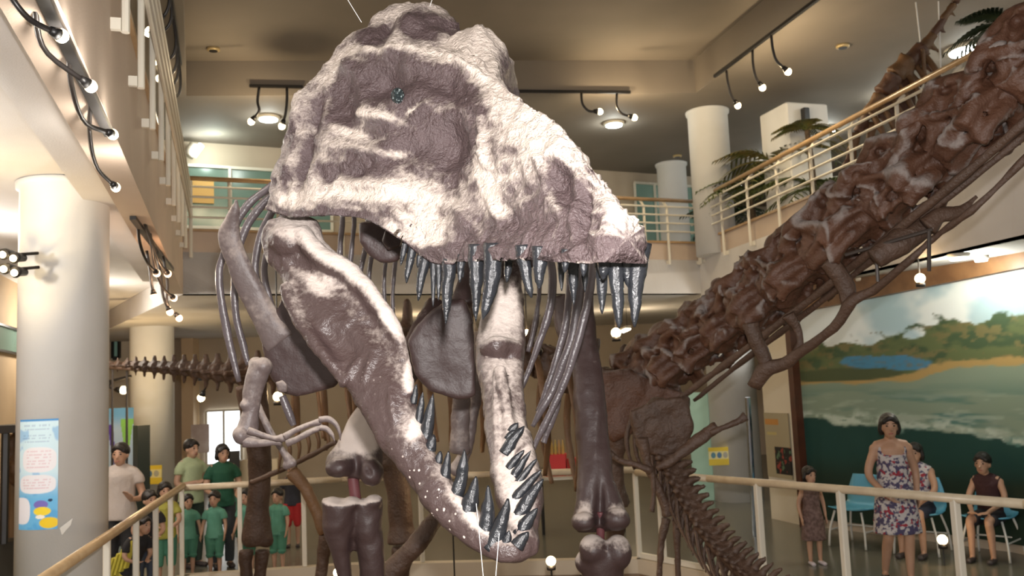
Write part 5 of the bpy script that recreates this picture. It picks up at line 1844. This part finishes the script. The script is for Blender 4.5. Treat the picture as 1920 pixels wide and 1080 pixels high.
# ================================================================= skeleton hanging over the right gallery
hg = thing('hanging_skeleton', P(1660, 300, 11.0), 'orange brown skeleton hung on wires above the right gallery railing', 'skeleton')
hp = [(1588, 300), (1600, 268), (1618, 232), (1640, 196), (1664, 160), (1690, 128), (1716, 104), (1738, 80), (1758, 52), (1778, 22), (1800, -12), (1820, -45)]
for i, (x, y) in enumerate(hp):
    r = [9, 12, 16, 22, 28, 30, 26, 17, 13, 12, 11, 10][i] * px2m(11)
    c = P(x, y, 11)
    ax = (P(*hp[min(i + 1, 11)], 11) - P(*hp[max(i - 1, 0)], 11)).normalized()
    sd = ax.cross(Vector((0, 1, 0))).normalized()
    mb = MB().tube([c - ax * .13, c, c + ax * .13], [r * .7, r * .55, r * .7], 9)
    mb.tube([c, c - sd * r * 1.7], [r * .45, r * .2], 6)
    organic(mb.build('vertebra', MT['warmbrown' if i % 2 else 'brown'], hg), .03, 1, .012, 9, 570 + i)
for k in range(7):
    x, y = 1628 + k * 17, 205 - k * 18
    bone('rib', [(x, y), (x + 26, y + 40), (x + 44, y + 92), (x + 40, y + 140)], [11, 10.85, 10.85, 10.95], [10, 11, 10, 6], 'warmbrown', hg, res=16, n=8, amp=.008)
bone('hind_leg', [(1606, 250), (1598, 300), (1604, 345)], 11, [18, 12, 10], 'warmbrown', hg, amp=.01, res=14)
bone('hind_leg', [(1636, 230), (1630, 290), (1640, 350)], 11, [18, 12, 10], 'warmbrown', hg, amp=.01, res=14)
plate('hip_plate', [(1640, 180), (1690, 130), (1720, 150), (1716, 200), (1672, 232), (1644, 222)], 11.05, .12, 'brown', hg, voxel=.03, amp=.03, scale=7)
for k, (a, b) in enumerate((((1728, 100, 11), (1712, -40, 11)), ((1766, 190, 11), (1758, -40, 11)))):
    MB().tube([P(*a), P(*b)], .008, 6).build('wire', MT['wire'], hg)
bone('support_post', [(1730, 92), (1732, 120), (1734, 150)], 10.9, 8, 'warmbrown', hg, amp=0, n=8)

# ================================================================= palms on the gallery
MT['leaf'] = M('palm_leaf', (.05, .085, .018), .5, var=(7, (.12, .13, .03), 3))
MT['leaf_dark'] = M('dark_palm_leaf', (.018, .034, .014), .5, var=(7, (.035, .05, .02), 3))
MT['leaf_yellow'] = M('yellowing_palm_leaf', (.16, .12, .03), .5, var=(7, (.08, .10, .025), 3))
MT['trunk'] = M('palm_trunk', (.11, .07, .04), .8, var=(20, (.06, .04, .02), 3), bump=(30, .6))
MT['pot'] = M('glazed_pot', (.10, .05, .03), .3)


def palm(px, py, d, h, spread, nf, label, leaf='leaf', z0=4.02, seed=0):
    rg = random.Random(seed)
    top = P(px, py, d)
    base = Vector((top.x, top.y, z0))
    root = thing('potted_palm', base, label, 'palm', 'palms on the upper gallery')
    MB().lathe(base, [(.14, 0), (.2, .3), (.22, .34), (.19, .34), (.17, .3)], 20).build('pot', MT['pot'], root, smooth=True)
    c = Vector((top.x, top.y, max(z0 + .5, top.z - .1)))
    MB().tube([base + Vector((0, 0, .3)), base.lerp(c, .6) + Vector((.03, 0, 0)), c], [.06, .05, .04], 8, res=8).build('trunk', MT['trunk'], root)
    for k in range(nf):
        an = 2 * math.pi * k / nf + rg.uniform(-.3, .3)
        el = rg.uniform(.2, 1.1)
        L = spread * rg.uniform(.8, 1.15)
        dirh = Vector((math.cos(an), math.sin(an), 0))
        pts = []
        for t in (0, .25, .5, .75, 1.0):
            pts.append(c + dirh * (L * t * math.cos(el * (1 - t * .5))) + Vector((0, 0, L * (math.sin(el) * t - .75 * t * t))))
        path = catmull([tuple(q) for q in pts], 13)
        mb = MB().tube(path, np.linspace(.012, .003, 13), 5)
        for i in range(2, 13):
            tan = Vector(path[min(i + 1, 12)]) - Vector(path[i - 1])
            tan.normalize()
            sd = tan.cross(Vector((0, 0, 1))).normalized()
            ll = L * .34 * math.sin(math.pi * (i / 13) ** .8) + .04
            for s in (-1, 1):
                q = Vector(path[i])
                e = q + (sd * s + tan * .7 + Vector((0, 0, -.35))).normalized() * ll
                w = tan * .022 + Vector((0, 0, .006))
                m_ = q.lerp(e, .5) + Vector((0, 0, .02))
                mb.add([q - w, q + w, m_ + w * .9, e, m_ - w * .9], [(0, 1, 2, 4), (4, 2, 3)])
        mb.build('frond', MT[leaf], root)
    return root


palm(1405, 352, 14.6, 1, 1.0, 15, 'leafy palm left of the square pier, nearest the round column', 'leaf', seed=1)
palm(1452, 300, 14.2, 1, 1.1, 15, 'yellow tinged palm directly before the square white pier', 'leaf_yellow', seed=2)
palm(1512, 232, 13.4, 1, .5, 9, 'small palm silhouetted against the square white pier', 'leaf_yellow', seed=3)
palm(1535, 345, 13.6, 1, 1.0, 14, 'low green palm behind the railing right of the square pier', 'leaf', seed=4)
palm(1362, 400, 15.4, 1, .8, 12, 'dark low palm in the corner behind the railing by the round column', 'leaf_dark', seed=5)
palm(1892, 30, 9.8, 1, .62, 14, 'tall dark palm at the upper right corner', 'leaf_dark', z0=4.02, seed=6)

# ================================================================= blue chairs
MT['chair_blue'] = M('blue_plastic', (.10, .36, .52), .35)
MT['chair_white'] = M('white_tube', (.66, .66, .62), .4)


def blue_chair(p, rz, label):
    root = thing('plastic_chair', p, label, 'chair', 'blue plastic chairs before the seascape')
    cr, sr = math.cos(rz), math.sin(rz)
    T = lambda x, y, z: Vector((p[0] + x * cr - y * sr, p[1] + x * sr + y * cr, z))
    rows = []
    prof_ = [(-.23, .44), (-.15, .425), (0, .42), (.12, .43), (.19, .47), (.225, .56), (.245, .68), (.26, .78), (.262, .80)]
    for (y, z) in prof_:
        wd = .23 if z < .6 else .23 - (z - .6) * .35
        rows.append([T(wd * (k / 6 - .5) * 2, y + (.0 if z < .5 else -.03 * (abs(k - 3) / 3) ** 2), z + (.025 * (abs(k - 3) / 3) ** 2 if z < .5 else 0)) for k in range(7)])
    v = [q for r in rows for q in r]
    f = [(i * 7 + k, i * 7 + k + 1, (i + 1) * 7 + k + 1, (i + 1) * 7 + k) for i in range(len(rows) - 1) for k in range(6)]
    o = MB().add(v, f).build('seat_shell', MT['chair_blue'], root, smooth=True)
    m = o.modifiers.new('t', 'SOLIDIFY')
    m.thickness = .014
    for sx in (-1, 1):
        MB().tube([T(sx * .17, -.19, .41), T(sx * .22, -.24, .2), T(sx * .235, -.26, 0.005)], .013, 8, res=8).build('leg', MT['chair_white'], root, smooth=True)
        MB().tube([T(sx * .17, .15, .41), T(sx * .22, .2, .2), T(sx * .235, .23, 0.005)], .013, 8, res=8).build('leg', MT['chair_white'], root, smooth=True)
        MB().tube([T(sx * .22, -.24, .19), T(sx * .22, .205, .19)], .01, 8).build('side_rail', MT['chair_white'], root)
    MB().tube([T(-.22, .205, .19), T(.22, .205, .19)], .01, 8).build('stretcher', MT['chair_white'], root)
    return root


CH = {}
for key, px, py, rz, lab in (('a', 1612, 1022, -.9, 'blue plastic chair left of the woman, seen between railing posts'), ('b', 1732, 1035, -.7, 'blue plastic chair half hidden behind the woman in the floral dress'),
                             ('c', 1865, 1045, -.8, 'blue plastic chair at the far right with a seated child')):
    g = onz(px, py, 0)
    CH[key] = (g, rz)
    blue_chair((g.x, g.y, 0), rz, lab)

# ================================================================= visitors
SKIN = M('skin', (.50, .30, .20), .5, var=(9, (.46, .27, .18), 2))
HAIR = M('black_hair', (.012, .009, .008), .4, bump=(60, .4))
EYE = M('dark_eye', (.01, .008, .008), .2)
LIP = M('lips', (.36, .13, .10), .5)


def fabric(name, c, var=None):
    return M(name, c, .8, var=var, bump=(40, .25))


def person(label, g, H, rz, arms, legs, garments, hair='short', head_yaw=0.0, headk=1.0, lean=(0, 0), hips=None, voxel=.011, shoes=(.05, .04, .04), cat='person', group=None):
    """g = plan position of the feet, rz = 0 faces the camera side (-Y). arms/legs: joint positions in units of a 1.6 m figure.
    garments: list of (name, material, list of (path of joints with radii, flat))"""
    k = H / 1.6
    root = thing('person', (g[0], g[1], 0), label, cat, group)
    cr, sr = math.cos(rz), math.sin(rz)

    def T(q):
        x, y, z = q
        t = max(0, (z - .85)) if z > .85 else 0
        x, y = x + lean[0] * t, y + lean[1] * t
        return Vector((g[0] + (x * cr - y * sr) * k, g[1] + (x * sr + y * cr) * k, z * k))
    hz = hips if hips else (0, 0, .86)
    up = Vector((hz[0], hz[1], hz[2] - .86))
    U = lambda x, y, z: T((x + up.x, y + up.y, z + up.z))
    mb = MB()
    # trunk, neck, head
    mb.tube([U(0, 0, .80), U(0, 0, .88), U(0, .0, 1.0), U(0, 0, 1.15), U(0, 0, 1.27), U(0, .01, 1.34)], [.13 * k, .155 * k, .12 * k, .135 * k, .15 * k, .07 * k], 14, res=20, flat=.68, ref=(-sr, cr, 0))
    mb.tube([U(-.15, 0, 1.30), U(0, 0, 1.325), U(.15, 0, 1.30)], [.05 * k, .06 * k, .05 * k], 10)
    hc = U(0, -.015, 1.335 + .145 * headk)
    mb.tube([U(0, .012, 1.30), U(0, .0, 1.42)], [.052 * k, .047 * k], 10)
    hyaw = rz + head_yaw
    hR = Matrix.Rotation(hyaw, 3, 'Z')
    hk = k * headk
    Hh = lambda x, y, z: hc + hR @ Vector((x * hk, y * hk, z * hk))
    mb.ell(hc + Vector((0, 0, .02 * hk)), (.076 * hk, .092 * hk, .098 * hk), 16, 12, hR)
    mb.ell(Hh(0, -.030, -.045), (.056 * hk, .060 * hk, .066 * hk), 14, 10, hR)
    mb.tube([Hh(0, -.085, .012), Hh(0, -.105, -.022), Hh(0, -.088, -.030)], [.009 * hk, .015 * hk, .014 * hk], 8)
    for s in (-1, 1):
        mb.ell(Hh(s * .077, .005, -.005), (.012 * hk, .022 * hk, .03 * hk), 10, 8, hR)
    # limbs
    for s, (el, wr, fd) in zip((-1, 1), arms):
        sh = (s * .152 + up.x, up.y, 1.275 + up.z)
        mb.ell(T(sh), (.052 * k, .05 * k, .05 * k), 12, 8)
        mb.tube([T(sh), T(el), T(wr)], [.046 * k, .038 * k, .026 * k], 10, res=14)
        w = T(wr)
        f = (T((wr[0] + fd[0], wr[1] + fd[1], wr[2] + fd[2])) - w).normalized()
        e = (w - T(el)).normalized()
        wd = f.cross(Vector((0, 0, 1)) if abs(f.z) < .8 else Vector((cr, sr, 0))).normalized()
        pm = w + f * .045 * k
        nr_ = f.cross(wd).normalized()
        mb.tube([w - e * .01, w + f * .02 * k, w + f * .085 * k], [.024 * k, .036 * k, .038 * k], 10, flat=.45, ref=tuple(nr_))
        for j, ln in enumerate((.062, .075, .070, .054)):
            b = w + f * .08 * k + wd * ((j - 1.5) * .019 * k)
            m1 = b + f * ln * .55 * k
            mb.tube([b, m1, m1 + (f * .8 + nr_ * .55 * s) * ln * .5 * k], [.0105 * k, .0095 * k, .008 * k], 6)
        tb = w + f * .03 * k + wd * (-s * .03 * k)
        mb.tube([tb, tb + (f * .6 - wd * s * .7).normalized() * .035 * k, tb + (f * .95 - wd * s * .3).normalized() * .066 * k], [.013 * k, .011 * k, .008 * k], 6)
    for s, (kn, an, toe) in zip((-1, 1), legs):
        hp_ = (s * .085 + up.x, up.y, .84 + up.z)
        mb.tube([T(hp_), T(((hp_[0] + kn[0]) / 2, (hp_[1] + kn[1]) / 2, (hp_[2] + kn[2]) / 2)), T(kn), T(((kn[0] * .65 + an[0] * .35), kn[1] * .65 + an[1] * .35 + .012, kn[2] * .65 + an[2] * .35)), T(an)], [.082 * k, .074 * k, .05 * k, .050 * k, .032 * k], 12, res=18)
        mb.tube([T((an[0], an[1] + .03, an[2] - .03)), T(((an[0] + toe[0]) / 2, (an[1] + toe[1]) / 2, .035)), T((toe[0], toe[1], .025))], [.032 * k, .034 * k, .022 * k], 8, res=8)
    organic(mb.build('body', SKIN, root), voxel * k if H > 1.2 else .009, 2, .001, 10, 5)
    # face
    for s in (-1, 1):
        MB().ell(Hh(s * .031, -.079, .016), (.013 * hk, .008 * hk, .008 * hk), 8, 6, hR).build('eye', EYE, root, smooth=True)
        MB().tube([Hh(s * .015, -.086, .036), Hh(s * .046, -.074, .038)], .004 * hk, 6).build('eyebrow', HAIR, root)
    MB().ell(Hh(0, -.083, -.058), (.024 * hk, .010 * hk, .008 * hk), 10, 6, hR).build('mouth', LIP, root, smooth=True)
    # hair
    hb = MB()
    hb.ell(Hh(0, .022, .050), (.094 * hk, .098 * hk, .096 * hk), 16, 10, hR)
    hb.tube([Hh(-.07, -.045, .045), Hh(0, -.07, .092), Hh(.07, -.045, .045)], .026 * hk, 8, res=12)
    if hair in ('bob', 'long', 'tail'):
        for s in (-1, 1):
            hb.tube([Hh(s * .07, .0, .05), Hh(s * .082, .012, -.02), Hh(s * .07, .03, -.075 if hair != 'long' else -.18)], [.03 * hk, .03 * hk, .022 * hk], 8, res=10)
        hb.ell(Hh(0, .06, -.02), (.07 * hk, .045 * hk, .085 * hk), 12, 8, hR)
    if hair == 'tail':
        hb.tube([Hh(0, .09, .03), Hh(0, .125, -.02), Hh(0, .115, -.12)], [.028 * hk, .03 * hk, .012 * hk], 8, res=10)
    if hair == 'bun':
        hb.ell(Hh(0, .10, .055), (.04 * hk, .035 * hk, .04 * hk), 10, 8, hR)
    organic(hb.build('hair', HAIR, root), .012 * hk, 2, .002, 40, 6)
    # shoes
    sm_ = M('shoe', shoes, .5)
    for s, (kn, an, toe) in zip((-1, 1), legs):
        so = MB().tube([T((an[0], an[1] + .05, .028)), T((an[0], an[1], .036)), T((toe[0], toe[1], .026)), T((toe[0] * 1.02, toe[1] - .025, .022))], [.03 * k, .042 * k, .040 * k, .02 * k], 10, res=12, flat=.8)
        so.build('shoe', sm_, root, smooth=True)
    for nm, mat, shapes in garments:
        gm = MB()
        for path, rad, fl_ in shapes:
            pts = [U(*q[:3]) if len(q) == 3 else T(q[:3]) for q in path]
            gm.tube(pts, [r * k for r in rad], 16, res=max(14, len(pts) * 4), flat=fl_, ref=(-sr, cr, 0))
        o = organic(gm.build(nm, mat, root), .014 * k, 2, .004 * k, 14, 7)
    return root


def shirt(sleeve=None, arms=None, hem=.80, low=.165, neck=1.33, r_sl=.062):
    """torso shell and short sleeves; arms gives the elbows"""
    sh = [([(0, 0, hem), (0, 0, .92), (0, 0, 1.02), (0, 0, 1.16), (0, 0, 1.27), (0, .005, neck)], [low + .012, .168, .150, .153, .160, .085], .78)]
    sh.append(([(-.15, 0, 1.28), (0, .005, 1.325), (.15, 0, 1.28)], [.060, .076, .060], 1.0))
    if arms is not None:
        for s, (el, wr, fd) in zip((-1, 1), arms):
            f = sleeve or .55
            e = (s * .165 + (el[0] - s * .165) * f, el[1] * f, 1.285 + (el[2] - 1.285) * f)
            sh.append(([(s * .13, 0, 1.29), ((s * .165 + e[0]) / 2, e[1] / 2, (1.285 + e[2]) / 2), e], [r_sl, r_sl, r_sl * .95], 1.0))
    return sh


def trousers(legs, length=1.0, r0=.098, r1=.06):
    out = [([(0, 0, .80), (0, 0, .90), (0, 0, .97)], [.145, .155, .128], .72)]
    for s, (kn, an, toe) in zip((-1, 1), legs):
        e = tuple(kn[i] + (an[i] - kn[i]) * (length - .5) * 2 for i in range(3)) if length > .5 else tuple((s * .085, 0, .84)[i] + (kn[i] - (s * .085, 0, .84)[i]) * length * 2 for i in range(3))
        pth = [(s * .085, 0, .84, 0)] + ([kn + (0,)] if length > .5 else []) + [e + (0,)]
        rr = [r0, .072, r1][:len(pth)] if length > .5 else [r0, r0 * .95]
        out.append((pth, rr, 1.0))
    return out


def skirt(hem=.5, flare=.21, waist=1.0):
    return [([(0, 0, hem), (0, 0, (hem + .9) / 2), (0, 0, .9), (0, 0, waist)], [flare, flare * .93, .172, .148], .8)]


LEG = [((-.09, -.02, .46), (-.09, 0, .07), (-.10, -.15, .03)), ((.09, -.02, .46), (.09, 0, .07), (.10, -.15, .03))]
ARM_DOWN = [((-.225, .02, 1.04), (-.22, -.05, .82), (0, -.03, -.1)), ((.225, .02, 1.04), (.22, -.05, .82), (0, -.03, -.1))]
ARM_FOLD = [((-.215, -.02, 1.06), (-.05, -.20, 1.08), (.1, -.04, .03)), ((.215, -.02, 1.06), (.06, -.20, 1.04), (-.1, -.03, .03))]
ARM_RAIL = [((-.22, -.06, 1.06), (-.16, -.26, .98), (0, -.1, -.02)), ((.22, -.04, 1.06), (.14, -.24, .96), (0, -.1, -.02))]


def at(px, d):
    p = P(px, 900, d)
    return (p.x, p.y)


# left group behind the pit railing
GREY_ARMS = [((-.225, .02, 1.04), (-.21, -.04, .80), (0, -.03, -.1)), ((.22, .0, 1.04), (.13, -.18, 1.02), (-.04, -.06, .08))]
person('woman in a pale grey short-sleeved top and dark trousers left of the yellow notice', at(226, 9.75), 1.60, .25, GREY_ARMS, LEG, [('top', fabric('pale_grey_jersey', (.50, .44, .40)), shirt(.45, GREY_ARMS)), ('trousers', fabric('black_cloth', (.02, .02, .022)), trousers(LEG))], 'bun', -.2)
person('woman in a pale green tee with arms folded before her, beside the pilaster', at(358, 11.25), 1.54, 1.0, ARM_FOLD, LEG, [('top', fabric('pale_green_jersey', (.42, .50, .30)), shirt(.5, ARM_FOLD)), ('trousers', fabric('dark_green_cloth', (.03, .05, .035)), trousers(LEG))], 'bun', .1)
person('woman in a dark green shirt leaning on the far railing and looking up', at(416, 11.15), 1.47, .5, ARM_RAIL, LEG, [('top', fabric('dark_green_jersey', (.012, .085, .045)), shirt(.55, ARM_RAIL)), ('trousers', fabric('charcoal_cloth', (.03, .035, .04)), trousers(LEG))], 'tail', .2, lean=(0, -.1))
UNI, YEL = fabric('green_uniform', (.09, .27, .18), (5, (.12, .33, .24), 2)), fabric('green_shorts', (.07, .23, .15))
kids = [(402, 10.5, .93, .0, 'child in a green uniform facing the railing below the dark green shirt'), (352, 10.6, .90, .6, 'child in a green uniform partly behind the corner post of the railing'),
        (463, 10.5, .94, -.3, 'child in a green uniform beside the brown leg bone, on its left'), (520, 10.6, .92, -.2, 'child in a green uniform to the right of the brown leg bone'), (440, 11.9, .90, .3, 'child in a green uniform standing in the second row behind the railing')]
for px, d, H, rz, lab in kids:
    AR = [((-.22, -.02, 1.05), (-.23, -.12, .86), (0, -.05, -.1)), ((.22, -.02, 1.05), (.23, -.10, .86), (0, -.05, -.1))]
    person(lab, at(px, d), H, rz, AR, LEG, [('shirt', UNI, shirt(.6, AR, hem=.78, low=.18, r_sl=.072)), ('shorts', YEL, trousers(LEG, .52, .125, .1))], 'short', 0, 1.28, group='green uniformed children')
ARS = [((-.2, -.12, 1.08), (-.1, -.26, 1.0), (.05, -.1, 0)), ((.2, -.12, 1.08), (.1, -.26, 1.0), (-.05, -.1, 0))]
person('black-haired child in a black shirt bending over behind the tan handrail', at(272, 9.3), 1.12, .6, ARS, LEG, [('shirt', fabric('black_jersey', (.016, .015, .017)), shirt(.6, ARS)), ('trousers', fabric('dark_denim', (.03, .04, .06)), trousers(LEG))], 'short', .3, 1.15, lean=(0, -.45))
person('child with a pale pink collar looking over the tan handrail near the corner', at(309, 9.9), 1.13, .4, ARS, LEG, [('shirt', fabric('yellow_green_jersey', (.36, .34, .06)), shirt(.6, ARS)), ('shorts', YEL, trousers(LEG, .6))], 'bob', .2, 1.15, lean=(0, -.1))
person('child in black leaning low on the white frame beside the column', at(240, 8.4), .98, .9, ARS, LEG, [('shirt', fabric('black_jersey_two', (.012, .012, .014)), shirt(.7, ARS)), ('shorts', fabric('yellow_cloth', (.55, .45, .08)), trousers(LEG, .6))], 'short', .2, 1.15, lean=(.1, -.5))
person('child in red shorts standing farther back beyond the railing', at(548, 12.4), 1.1, .1, ARM_DOWN, LEG, [('shirt', fabric('dark_jersey', (.03, .03, .04)), shirt(.6, ARM_DOWN)), ('shorts', fabric('red_shorts', (.42, .02, .02)), trousers(LEG, .55, .12))], 'short', 0, 1.1)

# right side: woman in a floral dress walking, small girl, seated figures
FLORAL = M('floral_print', (.55, .52, .52), .8, var=(26, (.07, .06, .13), 2, .47, .56))
nt = FLORAL.node_tree
b_ = nt.nodes['Principled BSDF']
src = b_.inputs['Base Color'].links[0].from_socket
n2_ = nt.nodes.new('ShaderNodeTexNoise')
n2_.inputs['Scale'].default_value = 20
n2_.inputs['Detail'].default_value = 1
r2_ = nt.nodes.new('ShaderNodeValToRGB')
r2_.color_ramp.elements[0].position, r2_.color_ramp.elements[1].position = .60, .66
mx_ = nt.nodes.new('ShaderNodeMix')
mx_.data_type = 'RGBA'
mx_.inputs['B'].default_value = (.32, .03, .05, 1)
geo_ = [n for n in nt.nodes if n.type == 'NEW_GEOMETRY'][0]
mp_ = nt.nodes.new('ShaderNodeVectorMath')
mp_.inputs[1].default_value = (13.7, 5.1, 2.2)
nt.links.new(geo_.outputs['Position'], mp_.inputs[0])
nt.links.new(mp_.outputs[0], n2_.inputs['Vector'])
nt.links.new(n2_.outputs['Fac'], r2_.inputs['Fac'])
nt.links.new(r2_.outputs['Color'], mx_.inputs['Factor'])
nt.links.new(src, mx_.inputs['A'])
nt.links.new(mx_.outputs['Result'], b_.inputs['Base Color'])
W_LEG = [((-.10, -.05, .46), (-.12, .12, .09), (-.13, .0, .03)), ((.08, -.08, .46), (.07, -.06, .07), (.08, -.21, .03))]
W_ARM = [((-.225, .0, 1.03), (-.12, -.16, .86), (.06, -.05, -.06)), ((.22, .05, 1.04), (.20, -.02, .84), (0, -.04, -.1))]
g = onz(1692, 1092, 0)
dress = [([(0, 0, .47), (0, 0, .62), (0, 0, .80), (0, 0, .90), (0, 0, 1.02), (0, 0, 1.14), (0, .0, 1.22)], [.23, .215, .19, .172, .150, .150, .138], .78), ([(-.08, -.045, 1.17), (-.10, -.03, 1.27), (-.105, .0, 1.335)], [.05, .04, .034], .8), ([(.08, -.045, 1.17), (.10, -.03, 1.27), (.105, .0, 1.335)], [.05, .04, .034], .8)]
person('woman walking in a sleeveless floral dress before the seascape mural', (g.x, g.y), 1.60, -.15, W_ARM, W_LEG, [('dress', FLORAL, dress)], 'bob', -.1, shoes=(.02, .018, .018))
g = onz(1530, 1058, 0)
person('small girl in a dark dress standing left of the blue chairs', (g.x, g.y), .98, .1, ARM_DOWN, LEG, [('dress', fabric('dark_brown_print', (.10, .06, .05), (30, (.2, .13, .12), 2)), shirt(.3, None, low=.18) + skirt(.42, .22))], 'bob', .2, 1.28, shoes=(.6, .55, .6))


def seated(label, key, H, garm, hairs, lean, hy=0.0, headk=1.0):
    g, rz = CH[key]
    hips = (0, .02, .53)
    lg = [((-.11, -.40, .50), (-.12, -.40, .07), (-.12, -.54, .03)), ((.11, -.40, .50), (.12, -.38, .07), (.12, -.52, .03))]
    ar = [((-.21, -.10, .74), (-.09, -.36, .60), (.05, -.1, 0)), ((.21, -.10, .74), (.09, -.36, .60), (-.05, -.1, 0))]
    return person(label, (g.x, g.y), H, rz, ar, lg, garm(ar, lg), hairs, hy, headk, lean=lean, hips=hips)


seated('seated person with black hair and a patterned top behind the woman in the floral dress', 'b', 1.5, lambda ar, lg: [('top', FLORAL, [([(0, 0, .82), (0, 0, .95), (0, 0, 1.1), (0, 0, 1.27), (0, 0, 1.33)], [.165, .155, .15, .166, .085], .72), ([(-.15, 0, 1.28), (0, .005, 1.325), (.15, 0, 1.28)], [.06, .076, .06], 1)]),
       ('trousers', fabric('navy_cloth', (.02, .025, .05)), [([(-.085, 0, .84), (-.11, -.42, .83)], [.1, .07], 1), ([(.085, 0, .84), (.11, -.42, .83)], [.1, .07], 1), ([(0, 0, .8), (0, 0, .95)], [.17, .15], .75)])], 'bob', (0, -.05))
seated('black-haired child in dark clothes bending forward on the rightmost blue chair', 'c', 1.35, lambda ar, lg: [('top', fabric('dark_maroon_jersey', (.05, .018, .02)), [([(0, 0, .82), (0, 0, .95), (0, 0, 1.1), (0, 0, 1.27), (0, 0, 1.33)], [.165, .155, .15, .166, .085], .72), ([(-.15, 0, 1.28), (0, .005, 1.325), (.15, 0, 1.28)], [.06, .076, .06], 1)]),
       ('shorts', fabric('black_shorts', (.015, .015, .02)), [([(-.085, 0, .84), (-.11, -.36, .83)], [.1, .08], 1), ([(.085, 0, .84), (.11, -.36, .83)], [.1, .08], 1), ([(0, 0, .8), (0, 0, .95)], [.17, .15], .75)])], 'short', (0, -.35), 0, 1.12)
# yellow slatted stand and white frame behind the tan handrail
q = at(213, 8.2)
rt = thing('slatted_stand', (q[0], q[1], 0), 'low yellow slatted stand leaning behind the tan handrail', 'stand')
yel = M('yellow_slat', (.62, .55, .08), .5)
for k in range(5):
    a = P(214 + k * 9, 1046 - k * 8, 8.2)
    b = P(209 + k * 9, 1085 - k * 6, 8.3)
    MB().beam((a.x, a.y, max(.02, a.z)), (b.x, b.y - .1, max(.01, b.z)), .045, .02).build('slat', yel, rt)
